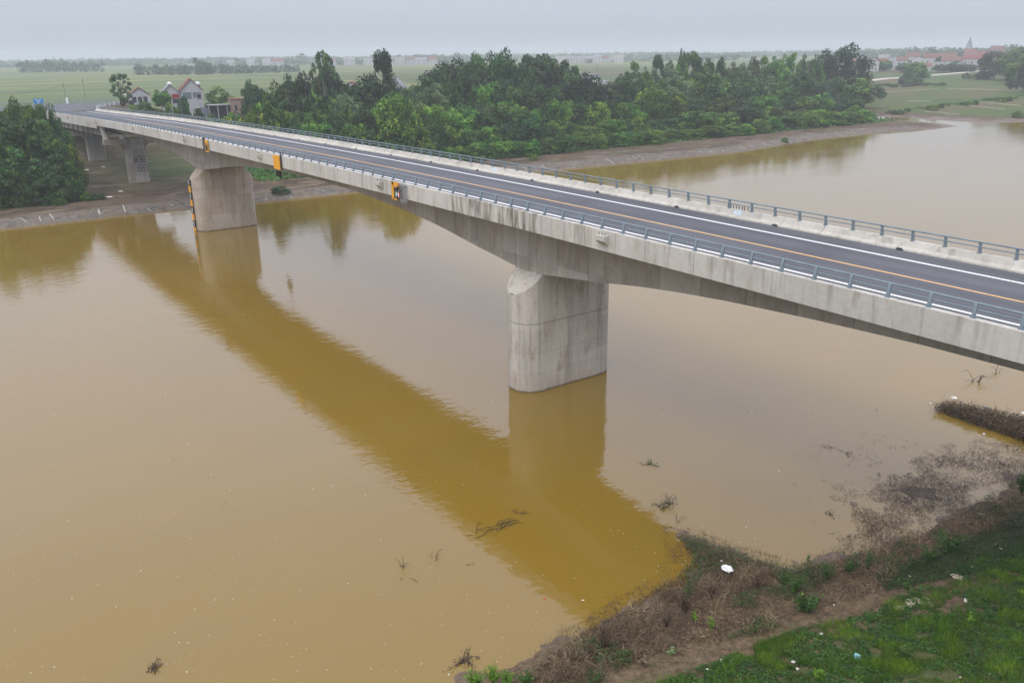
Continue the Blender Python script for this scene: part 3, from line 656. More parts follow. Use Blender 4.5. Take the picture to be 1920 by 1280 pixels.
# single trees that stand out
def single(px, yt, X, w, kind, leaf, lab, **kw):
    t = plantpx(px, yt, X, w, kind, leaf, **kw); del t['_look']; t['label'] = lab; return t
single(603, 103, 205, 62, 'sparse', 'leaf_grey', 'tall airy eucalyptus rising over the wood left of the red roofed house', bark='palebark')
single(618, 135, 207, 60, 'broad', 'leaf_grey', 'thin lower tree beside the tall airy eucalyptus', bark='palebark')
single(716, 107, 215, 66, 'pillar', 'leaf_dark', 'dark tree of upright lobes standing high left of the middle clump')
single(700, 150, 205, 100, 'broad', 'leaf_dark', 'very dark wide tree below the high lobed tree')
single(742, 183, 170, 82, 'broad', 'leaf_yel', 'big yellow green tree close behind the railing, left of the wood')
single(505, 182, 182, 48, 'round', 'leaf_yel', 'light green round tree beside the brick shed')
single(1222, 166, 182, 66, 'broad', 'leaf_yel', 'large tree with a yellow green top in the middle of the right hand wood')
single(990, 215, 168, 52, 'broad', 'leaf_dark', 'dark round tree low behind the shrubs near the bridge railing')
single(1100, 148, 190, 82, 'broad', 'leaf_dark', 'dark dome tree in front of the flat roofed house')
single(1590, 94, 235, 84, 'broad', 'leaf_dark', 'huge dark broad tree at the right hand end of the wood')
single(1545, 104, 232, 60, 'broad', 'leaf_dark', 'dark tree leaning against the huge tree at the right end')
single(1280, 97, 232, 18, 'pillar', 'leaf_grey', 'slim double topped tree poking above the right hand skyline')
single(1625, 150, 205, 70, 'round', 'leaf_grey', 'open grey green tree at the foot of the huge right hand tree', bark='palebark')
single(835, 132, 216, 34, 'sparse', 'leaf_dark', 'small flat topped tree just left of the middle clump')
single(223, 139, 252, 50, 'sparse', 'leaf_grey', 'lone open tree on the dyke left of the red roofed house')
E1 = [single(px, yt, X, w, kd, lf, lb) for px, yt, X, w, kd, lf, lb in [
 (272, 192, 236, 44, 'bush', 'leaf', 'bushy tree below the small red roofed house'), (300, 168, 240, 36, 'round', 'leaf', 'round tree between the small house and the middle house'),
 (318, 196, 228, 30, 'bush', 'leaf_yel', 'light green bush in front of the middle house'), (342, 184, 232, 26, 'round', 'leaf_dark', 'dark round tree in front of the gap between the two tall houses'),
 (250, 196, 234, 22, 'bush', 'leaf', 'small bush at the edge of the dyke beside the roller'), (368, 203, 222, 30, 'bush', 'leaf_dark', 'dark bush in front of the tallest house'),
 (400, 213, 214, 36, 'bush', 'leaf_dark', 'dark bush below the open shed'), (440, 216, 214, 34, 'broad', 'leaf', 'broad tree in front of the open shed'),
 (468, 196, 212, 46, 'round', 'leaf_dark', 'dark round tree in front of the brick shed'), (425, 218, 196, 46, 'bush', 'leaf_yel', 'fresh green bush just above the far railing left of the wood'),
 (470, 224, 192, 46, 'bush', 'leaf_yel', 'second fresh green bush just above the far railing'), (392, 222, 200, 34, 'bush', 'leaf', 'low bush above the far railing below the shed'),
 (410, 166, 262, 56, 'bush', 'leaf', 'wide domed tree behind the open shed'), (468, 157, 240, 34, 'broad', 'leaf_dark', 'dark tree right of the brick shed')]]
# --- dark trees of the left foreground
L = [(-45, 225, 172, 90, 'broad', 'leaf_dark'), (8, 196, 196, 70, 'bamboo', 'leaf'), (30, 200, 190, 62, 'broad', 'leaf'), (62, 196, 186, 52, 'bamboo', 'bamboo'), (84, 199, 184, 44, 'bamboo', 'leaf'),
     (106, 240, 178, 50, 'broad', 'leaf'), (20, 232, 172, 92, 'broad', 'leaf_dark'), (62, 236, 170, 84, 'broad', 'leaf'), (100, 254, 169, 66, 'round', 'leaf'), (130, 274, 168, 38, 'bush', 'leaf_yel'),
     (-10, 276, 164, 80, 'broad', 'leaf'), (36, 288, 163, 84, 'bush', 'leaf_dark'), (84, 290, 163, 80, 'round', 'leaf_dark'), (126, 308, 163.5, 50, 'bush', 'leaf'), (14, 318, 160.5, 60, 'bush', 'leaf'), (60, 332, 160.5, 60, 'bush', 'leaf_dark'), (104, 328, 160.5, 56, 'bush', 'leaf_dark'),
     (-50, 300, 160, 80, 'bush', 'leaf')]
L = [plantpx(*a) for a in L]
order_labels(L, '{look} tree, {n} from the left in the thicket beside the bridge', 'trees of the dark thicket at the left')
L = []
r = random.Random(4)
for i in range(16):
    L.append(plant('bush', 157.5+r.uniform(0, 3), 40-2.3*i+r.uniform(-.6, .6), r.uniform(.8, 2.0), r.uniform(2, 3.2), 'leaf_dark' if i % 2 else 'leaf', name='shrub', cat='shrub'))
    L[-1]['_look'] = 'low dark'
order_labels(L, 'low dark shrub, {n} from the left at the foot of the left thicket', 'shrubs at the foot of the left thicket')
for px, X, h, w, lb in [(1472, 143.8, 1.7, 2.0, 'small green shrub on the waterline of the far mud bank'), (1000, 153, 1.2, 2.2, 'low shrub on the mud where the wood ends'), (517, 146, 1.4, 3.6, 'round brown bush among the stones of the far bank')]:
    q = atX(px, 260, X); t = plant('bush', q[0], q[1], h, w, 'leaf_yel' if px != 517 else 'leaf_dark', name='shrub', cat='shrub'); t['label'] = lb
# undergrowth that fills the wood floor
rng = np.random.RandomState(3); n = 60000
X = rng.uniform(159, 236, n); Y = rng.uniform(-262, -26, n); X2 = rng.uniform(162, 226, 7000); Y2 = rng.uniform(10, 60, 7000); X = np.append(X, X2); Y = np.append(Y, Y2)
Z, df, _ = land(X, Y); P = np.stack([X, Y, Z+rng.uniform(0, 1.3, len(X))*(.6+fbm(X, Y, 9, 1))], -1)
N = rng.normal(size=P.shape)*.5+np.array([-.3, .2, .8])
o = link('undergrowth', quads('undergrowth', leaves(P, N, rng.uniform(.3, .75, len(X)), 1.6, rng), np.clip(rng.rand(len(X))*.5+fbm(X, Y, 12, 2)*.5, 0, 1)), M['leaf']); tag(o, 'green undergrowth covering the floor of the riverside wood', 'undergrowth', None, 'stuff')

# ------------------------------------------------------------------ houses
M['plaster'] = flat('grey plaster', (.36, .36, .37), .9, .2, .12, .8); M['plaster_w'] = flat('pale plaster', (.42, .42, .42), .9, .2, .1, .6)
M['plaster_y'] = flat('cream plaster', (.45, .41, .32), .9, .2, .1, .6); M['brick'] = flat('raw brick wall', (.27, .2, .165), .9, .2, .25, 1.2)
def tiles(name, c):
    k = NT(name, .85, .2); x, y, z = k.sep(k.O); a = k.noise(k.map(k.O, (3, 3, 3)), 1, 4)
    return k.col(k.ramp(a, (.3, tuple(v*.7 for v in c)), (.7, tuple(v*1.25 for v in c))))
M['tile'] = tiles('red roof tiles', (.19, .075, .065)); M['tile_o'] = tiles('orange roof tiles', (.165, .09, .075)); M['tile_g'] = tiles('grey roof sheet', (.22, .23, .25))
M['dark'] = flat('dark window opening', (.03, .032, .036), .5, .4, .2, 2); M['dull'] = flat('dull glass', (.12, .14, .16), .3, .5, .2, 2); M['redcloth'] = flat('red awning cloth', (.28, .03, .04), .8, .2, .15, 2)
def gable_house(px, X, wid, dep, eave, ridge, wall, roof, lab, rz, base=None, openings=(), zextra=None, name='house', overhang=.35):
    q = atX(px, 200, X); x, y = q[0], q[1]; z = gz(x, y) if base is None else base
    z -= 1.6 if base is None else 0
    h = empty(name, (x, y, z), rz); tag(h, lab, 'house')
    hw, hd = wid/2, dep/2                              # gable faces local -y
    m = MB(); m.loft([[(-hw, yy, -.5), (hw, yy, -.5), (hw, yy, eave), (0, yy, ridge), (-hw, yy, eave)] for yy in (-hd, hd)]); m.build('wall', M[wall], h)
    m = MB(); s = (ridge-eave)/hw; o = overhang
    for sg in (1, -1):
        a = [(sg*(hw+o), -hd-o, eave-o*s+.06), (0, -hd-o, ridge+.06), (0, hd+o, ridge+.06), (sg*(hw+o), hd+o, eave-o*s+.06)]
        if sg == 1: a = a[::-1]
        m.loft([a, [(p_[0], p_[1], p_[2]+.16) for p_ in a]])
    m.build('roof', M[roof], h)
    for (nm, x0, x1, z0, z1, mat) in openings:
        w_ = MB().box(x0, x1, -hd-.03, -hd+.05, z0, z1).build(nm, M[mat], h)
        fr = MB(); t = .07
        fr.box(x0-t, x0, -hd-.06, -hd, z0-t, z1+t).box(x1, x1+t, -hd-.06, -hd, z0-t, z1+t).box(x0, x1, -hd-.06, -hd, z0-t, z0).box(x0, x1, -hd-.06, -hd, z1, z1+t).build('frame', M['plaster_w'], w_)
    return h
def tank(px, X, zb, lab, r_=.55):
    q = atX(px, 160, X); t = empty('water_tank', (q[0], q[1], zb)); tag(t, lab, 'water tank', 'steel roof water tanks')
    m = MB(); R = []
    for x_, rr_ in ((-.8, .1), (-.72, .4), (-.6, .55), (.6, .55), (.72, .4), (.8, .1)): R.append([(x_, rr_*math.cos(a), .95+rr_*math.sin(a)) for a in np.linspace(0, 2*math.pi, 12, endpoint=False)])
    m.loft(R).build('tank', M['white'], t, smooth=True); MB().box(-.5, .5, -.4, .4, 0, .45).build('stand', M['steel'], t)
FR = -1.78                   # gables look at the river
gable_house(264, 283, 6.2, 6, 6.3, 8.5, 'plaster', 'tile', 'small grey house with a red gable roof and three windows, left of the tall houses', FR, openings=[('window', -2.3, -1.0, 4.1, 5.8, 'dark'), ('window', -.6, .6, 4.1, 5.8, 'dark'), ('window', 1.0, 2.2, 4.1, 5.8, 'dark')])
gable_house(322, 262, 5.0, 8, 8.4, 10.8, 'plaster', 'tile_g', 'narrow grey gabled house with dark red awnings under the gable', FR, openings=[('window', -2.2, -.2, 5.4, 6.8, 'dark'), ('awning', -2.2, -.2, 6.9, 8.1, 'redcloth'), ('window', .2, 2.2, 5.4, 6.8, 'dark'), ('awning', .2, 2.2, 6.9, 8.1, 'redcloth')])
gable_house(361, 258, 6.0, 8, 9.2, 12.2, 'plaster', 'tile', 'tallest grey house with a red gable roof and an open balcony', FR, openings=[('balcony', -2.6, -.2, 6.6, 8.5, 'dull'), ('balcony', .2, 2.6, 6.9, 8.5, 'dull'), ('window', 1.3, 2.5, 6.5, 7.9, 'dark'), ('window', .4, 1.9, 2.0, 3.8, 'dark')])
tank(371, 262, 9+8.2, 'white water tank on the roof of the tallest grey house'); tank(318, 265, 9+8.3, 'small water tank on the ridge of the narrow house with red awnings')
q = atX(414, 190, 248)
sh = empty('shed', (q[0], q[1], gz(q[0], q[1])), FR); tag(sh, 'dark open sided shed with a flat grey roof beside the tall houses', 'shed')
MB().box(-4, 4, -2.5, 3, 4.3, 4.5).build('roof', M['tile_g'], sh); MB().box(-3.9, 3.9, 2.7, 3, 0, 4.3).box(-3.9, 3.9, .2, 2.6, .0, 3.4).build('back_wall_and_shade', M['dark'], sh)  # near-black wall and infill block paint in the shade inside the shed
for x_ in (-3.8, -1.3, 1.3, 3.8): MB().box(x_-.1, x_+.1, -2.4, -2.2, -1, 4.3).build('post', M['plaster'], sh)
q = atX(449, 190, 246)
bs = empty('brick_building', (q[0], q[1], gz(q[0], q[1])), FR); tag(bs, 'low flat roofed brick building right of the open shed', 'building')
MB().box(-2.9, 2.9, -3, 3, -.5, 6.2).build('wall', M['brick'], bs); MB().box(-3.1, 3.1, -3.2, 3.2, 6.2, 6.4).build('roof', M['tile'], bs); MB().box(-1.9, -1.2, -3.04, -2.9, 3, 4.6).build('window', M['dark'], bs); MB().box(.2, 1.0, -3.04, -2.9, 1.6, 3.2).build('window', M['dark'], bs)
q = atX(392, 192, 250); fn = empty('fence', (q[0], q[1], gz(q[0], q[1])), FR); tag(fn, 'blue grey corrugated fence between the tallest house and the shed', 'fence')
MB().box(-2.6, 2.6, -.04, .04, 0, 3.4).build('panel', flat('blue grey sheet', (.16, .2, .24)), fn); MB().box(-2.7, -2.5, -.1, .1, 0, 3.6).box(2.5, 2.7, -.1, .1, 0, 3.6).build('post', M['steel'], fn)
gable_house(663, 245, 7.2, 8, 9.3, 11.6, 'plaster_w', 'tile', 'white walled house with a red gable roof half hidden in the trees', FR-.35, openings=[('window', -2, -1, 5.5, 7.2, 'dark')], base=6.2)
gable_house(742, 250, 8.5, 9, 8.2, 12, 'plaster', 'tile_g', 'grey gabled house partly hidden by the high lobed tree', FR-.45, base=6.5)
gable_house(955, 262, 30, 6, 8.2, 9.6, 'plaster_w', 'tile', 'long house whose red roof shows between the dark trees', FR-.4, base=8)
q = atX(1112, 150, 250); fh = empty('flat_roofed_house', (q[0], q[1], gz(q[0], q[1])), FR-.75); tag(fh, 'grey two storey house with a flat roof standing out of the wood', 'house')
MB().box(-4, 2, -3, 3, -1, 9.2).build('wall', M['plaster'], fh); MB().box(-4.3, 2.3, -3.3, 3.3, 9.2, 9.4).build('roof', M['tile_g'], fh); MB().box(2, 6, -3, 2, -1, 7.2).build('annex', M['plaster'], fh)
for x_ in (-3, -.8): MB().box(x_, x_+.9, -3.05, -2.95, 6.6, 8.2).build('window', M['dark'], fh)
MB().box(3.6, 4.8, -3.05, -2.95, 3.4, 5.8).build('window', M['dark'], fh)

# ------------------------------------------------------------------ approach road, dyke furniture
m = MB(); pts = []
def rd(x, y): return (x, y, max(gz(x, y), 12.6)+.05)
poly = [(END+1.2, .2), (END+1.2, -12.3), (250, -14.5), (260, -18.5), (268, -26), (284, -28), (284, 90), (266, 90), (262, 40), (254, 8)]
RZ = 12.83
MB().add([(x, y, zr(END)+RD if x < 243 else RZ) for x, y in poly], [tuple(range(len(poly)))]).build('approach_road', M['asphalt']); tag(bpy.data.objects['approach_road'], kind='structure')
gr = empty('guard_rail', (285, 10, RZ)); tag(gr, 'grey steel guard rail along the far edge of the dyke road', 'guard rail')
MB().box(-.05, .05, -36, 78, .55, .85).build('rail', M['galv'], gr)
for y_ in np.arange(-35, 78, 4): MB().box(.05, .2, y_-.08, y_+.08, -.8, .8).build('post', M['galv'], gr)
r_ = empty('guard_rail', (0, 0, 0)); tag(r_, 'curved rail with white posts from the end of the far railing to the dyke road', 'guard rail')
C = [(240.5, -12.4), (246, -13.4), (252, -15.5), (258, -18), (263, -21.5), (268, -26)]
MB().tube([(x, y, 13.75) for x, y in C], .09, 5).build('rail', M['galv'], r_)
for (x0, y0), (x1, y1) in zip(C[:-1], C[1:]):
    for t in (0, .5): MB().box(-.1, .1, -.1, .1, 0, 1.0).build('post', M['white'], r_, loc=(x0+(x1-x0)*t, y0+(y1-y0)*t, 12.75))
def pole(px, ytop, X, lab, w=1.6, arm=True, nm='utility_pole'):
    q = atX(px, ytop, X); z = gz(q[0], q[1]); t = empty(nm, (q[0], q[1], z)); tag(t, lab, 'pole')
    MB().tube([(0, 0, -.3), (0, 0, q[2]-z)], [.16, .1], 8).build('pole', M['palebark'], t)
    if arm: MB().box(-.06, .06, -w/2, w/2, q[2]-z-.9, q[2]-z-.8).build('cross_arm', M['galv'], t)
    return Vector(q)
p1 = pole(118, 155, 330, 'nearest concrete power pole beyond the dyke at the left'); p2 = pole(154, 147, 400, 'second power pole standing in the rice field')
p0 = pole(-60, 172, 300, 'power pole at the far left edge', 1.6); pole(1120, 117, 300, 'thin power pole behind the flat roofed house'); pole(462, 145, 330, 'slim pole in the field right of the tall houses', arm=False)
pole(111, 181, 292, 'short pole with a small lamp beside the nearest power pole', .8)
def wire(a, b, sag, lab):
    pts = [a.lerp(b, t)-Vector((0, 0, sag*4*t*(1-t)+.8)) for t in np.linspace(0, 1, 12)]
    m = MB(); m.tube([tuple(q_) for q_ in pts], .035, 4); o = m.build('power_line', M['steel']); tag(o, lab, 'power line')
wire(p0, p1, 1.5, 'power line sagging from the left edge to the nearest pole'); wire(p1, p2, 1.2, 'power line between the two field poles')
q = atX(72, 190, 262); sg = empty('road_sign', (q[0], q[1], RZ), math.atan2(CAM[1]-q[1], CAM[0]-q[0])+math.pi/2); tag(sg, 'blue road sign with a white forked arrow above the left trees', 'road sign')
hh = q[2]-RZ
MB().box(-1.25, 1.25, -.05, .05, hh-.65, hh+.65).build('sign_board', M['blue'], sg); MB().box(-.9, -.78, .05, .15, -.3, hh+.4).box(.78, .9, .05, .15, -.3, hh+.4).build('post', M['galv'], sg)
MB().add([(-.07, -.056, hh-.55), (.07, -.056, hh-.55), (.07, -.056, hh+.05), (-.07, -.056, hh+.05)], [(0, 1, 2, 3)]).add([(-.07, -.056, hh), (.07, -.056, hh), (.75, -.056, hh+.45), (.5, -.056, hh+.5)], [(0, 1, 2, 3)]).add([(-.07, -.056, hh), (.07, -.056, hh), (-.5, -.056, hh+.5), (-.75, -.056, hh+.45)], [(0, 1, 2, 3)]).build('arrow', M['white'], sg)
q = atX(126, 190, 284); tag(MB().tube([(0, 0, 0), (0, 0, 1.9)], .28, 8).build('marker_post', M['white'], loc=(q[0], q[1], RZ-.1)), 'white marker post at the edge of the dyke road', 'post')
# road roller parked on the dyke
q = atX(241, 200, 258); rl = empty('road_roller', (q[0], q[1], RZ-.1), FR); tag(rl, 'dark road roller with a white canopy parked beside the lone tree', 'road roller')
m = MB(); m.tube([(.9, -1.0, .75), (.9, 1.0, .75)], .75, 16).build('drum', M['steel'], rl); m = MB(); m.tube([(-1.5, -.95, .7), (-1.5, -.5, .7)], .7, 14).build('wheel', M['black'], rl); m = MB(); m.tube([(-1.5, .5, .7), (-1.5, .95, .7)], .7, 14).build('wheel', M['black'], rl)
MB().box(-2.1, .1, -.8, .8, .8, 1.7).add([(.1, -.5, .8), (1.9, -.9, .7), (1.9, .9, .7), (.1, .5, .8), (.1, -.5, 1.2), (1.9, -.9, 1.0), (1.9, .9, 1.0), (.1, .5, 1.2)], [(3, 2, 1, 0), (4, 5, 6, 7), (0, 1, 5, 4), (1, 2, 6, 5), (2, 3, 7, 6), (3, 0, 4, 7)]).build('body', M['black'], rl, bevel=.05)
MB().box(-1.6, .1, -.75, .75, 3.0, 3.15).build('canopy', M['white'], rl); m = MB()
for x_ in (-1.5, 0): 
    for y_ in (-.65, .65): m.box(x_-.04, x_+.04, y_-.04, y_+.04, 1.7, 3.0)
m.build('canopy_frame', M['steel'], rl); MB().box(-1.0, -.5, -.25, .25, 1.7, 2.3).build('seat', M['black'], rl)

# ------------------------------------------------------------------ stone facing of the far bank
k = NT('stone pitching', .9, .2); P = k.P
c = k.ramp(k.vor(k.map(P, (1, 1, 2)), 1.5, 'F1', 1), (.2, (.07, .062, .054)), (.8, (.15, .135, .118)))
c = k.mix(k.ramp(k.noise(P, .4, 4), (.4, .0), (.65, .7)), c, (.14, .105, .07))
c = k.mix(k.ramp(k.noise(P, 2.3, 4, .7), (.6, 0.), (.68, .6)), c, (.34, .32, .29))
k.bump(k.vor(P, 1.5, 'DISTANCE_TO_EDGE'), .6, .1); M['pitch'] = k.col(c)
def along(poly, step):
    out = []
    for (x0, y0), (x1, y1) in zip(poly[:-1], poly[1:]):
        L_ = math.hypot(x1-x0, y1-y0); n_ = max(1, int(L_/step))
        for i in range(n_): out.append((x0+(x1-x0)*i/n_, y0+(y1-y0)*i/n_, (x1-x0)/L_, (y1-y0)/L_))
    return out
sp = along([(145, 70)]+far_shore[2:15], 1.0); R_ = []
pt = np.array([[ (x-dy_*-1*0+(-dy_)*0, y) for (x, y, dx_, dy_) in sp]])[0]
nrm = np.array([(-dy_, dx_) for (_, _, dx_, dy_) in sp]); kk = np.ones(9)/9
nrm = np.stack([np.convolve(np.pad(nrm[:, i], 4, mode='edge'), kk, 'valid') for i in (0, 1)], -1)
rr_ = random.Random(9); offs = (-1.2, 0, 1.3, 2.6, 4.0); strip = []
for (x, y), nn in zip(pt, nrm):
    q_ = [(x+nn[0]*o_, y+nn[1]*o_) for o_ in offs]; strip.append(q_)
A_ = np.array(strip); ZA = land(A_[..., 0], A_[..., 1])[0]+.07+np.array([0, 0, .05, .05, -.02])
m = MB(); m.loft([[(A_[i, j, 0], A_[i, j, 1], ZA[i, j]) for j in range(5)] for i in range(len(A_))], cap=False, closed=False)
rv = m.build('stone_facing', M['pitch']); tag(rv, 'grey stone facing along the foot of the far bank', 'bank facing')
rib = MB()
i = 3
while i < len(A_)-2:
    if rr_.random() < .62:
        a, b = A_[i, 1], A_[i, 4]; t0 = rr_.uniform(0, .45); t1 = rr_.uniform(t0+.2, 1); pa = a+(b-a)*t0; pb = a+(b-a)*t1
        za = float(np.interp(t0*4, [0, 1.3, 2.6, 4], ZA[i, 1:])); zb = float(np.interp(t1*4, [0, 1.3, 2.6, 4], ZA[i, 1:])); w_ = rr_.uniform(.07, .14); d_ = rr_.uniform(-.5, .5)
        rib.add([(pa[0], pa[1]-w_, za+.05), (pa[0], pa[1]+w_, za+.05), (pb[0], pb[1]+w_+d_, zb+.05), (pb[0], pb[1]-w_+d_, zb+.05)], [(0, 1, 2, 3)])
    if rr_.random() < .3:
        j = min(len(A_)-1, i+rr_.randint(2, 5)); a, b = A_[i, 3], A_[j, 3]
        rib.add([(a[0]-.08, a[1], ZA[i, 3]+.05), (a[0]+.08, a[1], ZA[i, 3]+.05), (b[0]+.08, b[1], ZA[j, 3]+.05), (b[0]-.08, b[1], ZA[j, 3]+.05)], [(0, 1, 2, 3)])
    i += rr_.randint(2, 7)
rib.build('concrete_rib', flat('pale concrete rib', (.34, .32, .29), var=.4, sc=6), rv)['kind'] = 'stuff'
# rubble and pale litter on the mud
def rock(name, x, y, s, mat, lab=None, cat='rock', grp=None, seed=0, flatn=.5, z=None, sx=1.0):
    r_ = np.random.RandomState(seed); bm = MB(); R = []
    for zz, rad in ((-.3, .7), (0, 1), (.45, .85), (.8, .35)):
        R.append([(rad*s*sx*math.cos(a)*r_.uniform(.75, 1.15), rad*s*math.sin(a)*r_.uniform(.75, 1.15), zz*s*flatn*r_.uniform(.85, 1.15)) for a in np.linspace(0, 2*math.pi, 8, endpoint=False)])
    o = bm.loft(R).build(name, mat, loc=(x, y, (gz(x, y) if z is None else z))); o.rotation_euler.z = r_.uniform(0, 6.28)
    if lab: tag(o, lab, cat, grp)
    return o
for i, (px, py, s, lb) in enumerate([(226, 358, .4, 'white slab lying on the mud between the thicket and the land pier'), (164, 323, .4, 'long white slab on the mud behind the thicket'), (206, 369, .4, 'dark edged driftwood lump on the mud below the white slab'), (195, 318, .35, 'small pale stone on the mud beside the furthest pier'), (478, 382, .5, 'white stone at the foot of the tan pier')]):
    q = atz(px, py, 1.3); rock('slab' if 'slab' in lb else 'stone', q[0], q[1], s, M['white'] if 'white' in lb or 'pale' in lb else M['steel'], lb, 'stone', None, i, .25, None, 1.6)

# ------------------------------------------------------------------ right hand meadow: path, trees, village
def ground_at(px, py):
    d = ray(px, py); t0, t1 = 20, 4000
    ts = np.geomspace(20, 4000, 500); P = CAM[None]+d[None]*ts[:, None]; g_ = land(P[:, 0], P[:, 1])[0]
    i = int(np.argmax(P[:, 2] < g_)); 
    return P[i] if i > 0 else P[-1]
pp = [ground_at(x, y) for x, y in ((1610, 156), (1660, 150), (1720, 145.5), (1780, 140.5), (1830, 136), (1870, 133), (1940, 129))]
m = MB(); R = []
for i, p_ in enumerate(pp):
    a = pp[min(i+1, 6)]-pp[max(i-1, 0)]; a = np.array([-a[1], a[0]])/np.hypot(a[0], a[1])*2.4; R.append([(p_[0]+a[0], p_[1]+a[1], p_[2]+.9), (p_[0]-a[0], p_[1]-a[1], p_[2]+.9)])
m.loft([[ (r0[0][0], r0[0][1], r0[0][2]-1.2), r0[0], r0[1], (r0[1][0], r0[1][1], r0[1][2]-1.2)] for r0 in R], cap=False, closed=False).build('path', flat('pale concrete path', (.5, .47, .40), var=.08)); tag(bpy.data.objects['path'], kind='structure')
def gtree(px, ybase, ytop, wpx, kind, leaf, lab, **kw):
    b = ground_at(px, ybase); D = proj(b)[2]; h = (ybase-ytop)/F*D*1.04; t = plant(kind, b[0], b[1], h, wpx/F*D, leaf, z=b[2], **kw); t['label'] = lab; return t
gtree(1716, 160, 123, 42, 'broad', 'leaf', 'round tree standing alone beside the pale path'); gtree(1693, 158, 143, 18, 'bush', 'leaf_dark', 'dark bush just left of the lone tree by the path')
gtree(1905, 170, 128, 46, 'broad', 'leaf', 'large tree at the right edge of the meadow'); gtree(1862, 150, 104, 60, 'broad', 'leaf_dark', 'dark tree behind the right edge of the meadow'); gtree(1900, 152, 98, 60, 'broad', 'leaf', 'tall tree at the right edge in front of the village')
gtree(1840, 150, 136, 30, 'bush', 'leaf_dark', 'dark bush where the path meets the right hand trees'); gtree(1908, 222, 208, 20, 'bush', 'leaf_yel', 'bright shrub on the waterline at the right edge')
gtree(1935, 175, 120, 60, 'broad', 'leaf_dark', 'dark tree cut by the right edge'); gtree(1812, 148, 138, 16, 'bush', 'leaf', 'small bush by the path near the right hand trees')
L = []; r = random.Random(8)
for i in range(14): L.append(gtree(1640+i*9.5+r.uniform(-3, 3), 163+r.uniform(-2, 3)-i*.2, 156-r.uniform(0, 5)-i*.2, 14, 'bush', 'leaf_dark' if i % 3 else 'leaf', '', name='shrub', cat='shrub')); L[-1]['_look'] = ''; [setattr(c_, 'scale', (c_.scale[0], c_.scale[1], c_.scale[2]*.6)) for c_ in L[-1].children]
order_labels(L, 'low shrub, {n} from the left in the ditch under the pale path', 'shrubs along the meadow ditch')
L = []
for i in range(26):
    t = i/25; L.append(gtree(1668+t*265, 214-t*32+4*math.sin(i), 208.5-t*32-r.uniform(0, 3), 13, 'bush', 'leaf' if i % 2 else 'leaf_yel', '', name='shrub', cat='shrub')); L[-1]['_look'] = ''
order_labels(L, 'small shrub, {n} from the left on the green bank crossing the meadow', 'shrubs on the green bank across the meadow')
# field ridges
for i, (a, b) in enumerate([((1640, 177), (1760, 168)), ((1775, 167.5), (1915, 171)), ((1735, 210), (1800, 216)), ((1815, 200), (1885, 207)), ((1830, 193), (1915, 200)), ((1700, 190), (1745, 191))]):
    p_, q_ = ground_at(*a), ground_at(*b); d = q_-p_; n_ = np.array([-d[1], d[0], 0])/np.hypot(d[0], d[1])*.35
    m = MB(); m.loft([[tuple(w-n_-np.array([0, 0, .3])), tuple(w-n_*.6+np.array([0, 0, .3])), tuple(w+n_*.6+np.array([0, 0, .3])), tuple(w+n_-np.array([0, 0, .3]))] for w in (p_+(q_-p_)*t+np.array([0, 0, gz(*(p_+(q_-p_)*t)[:2])-(p_+(q_-p_)*t)[2]]) for t in np.linspace(0, 1, 12))])
    o = m.build('field_ridge', flat('pale dry earth', (.30, .26, .2))); tag(o, kind='structure')
hid = 0
def village(px, ybase, ytop, wpx, wall, roof, dist, lab, shape='gable', rot=0, wins=3):
    dist = dist*1.18 if dist < 850 else dist; d = ray(px, ybase); d = d/np.hypot(d[0], d[1]); x, y = CAM[0]+d[0]*dist, CAM[1]+d[1]*dist; z = gz(x, y); D = proj((x, y, z))[2]
    h = max(3, ((CAM[2]+ray(px, ytop)[2]/np.hypot(*ray(px, ytop)[:2])*dist)-z)*.8); w = wpx/F*D
    hs_ = empty('house', (x, y, z), math.atan2(d[1], d[0])-math.pi/2+rot); tag(hs_, lab, 'house')
    dp = min(w, 10)
    if shape == 'gable':                              # ridge across the view
        e = h*.72; m = MB(); m.loft([[(xx, -dp/2, -.5), (xx, dp/2, -.5), (xx, dp/2, e), (xx, 0, h-.1), (xx, -dp/2, e)] for xx in (-w/2, w/2)]); m.build('wall', M[wall], hs_)
        m = MB()
        for sg in (1, -1):
            a = [(-w/2-.3, sg*(dp/2+.4), e-.25), (w/2+.3, sg*(dp/2+.4), e-.25), (w/2+.3, 0, h), (-w/2-.3, 0, h)]
            m.loft([a, [(p_[0], p_[1], p_[2]+.18) for p_ in a]])
        m.build('roof', M[roof], hs_)
    elif shape == 'front':
        e = h*.74; m = MB(); m.loft([[(-w/2, yy, -.5), (w/2, yy, -.5), (w/2, yy, e), (0, yy, h-.1), (-w/2, yy, e)] for yy in (-dp/2, dp/2)]); m.build('wall', M[wall], hs_)
        m = MB()
        for sg in (1, -1):
            a = [(sg*(w/2+.4), -dp/2-.3, e-.2), (0, -dp/2-.3, h), (0, dp/2+.3, h), (sg*(w/2+.4), dp/2+.3, e-.2)]
            m.loft([a, [(p_[0], p_[1], p_[2]+.18) for p_ in a]])
        m.build('roof', M[roof], hs_)
    else:
        e = h; MB().box(-w/2, w/2, -dp/2, dp/2, -.5, h).build('wall', M[wall], hs_); MB().box(-w/2-.2, w/2+.2, -dp/2-.2, dp/2+.2, h, h+.25).build('roof', M[roof], hs_)
    fl = 2 if e > 5.5 else 1
    for f_ in range(fl):
        for i in range(wins):
            xx = -w/2+w*(i+.5)/wins; MB().box(xx-.55, xx+.55, -dp/2-.05, -dp/2+.02, .9+f_*3.1, 2.4+f_*3.1).build('window', M['dark'], hs_)
    return hs_
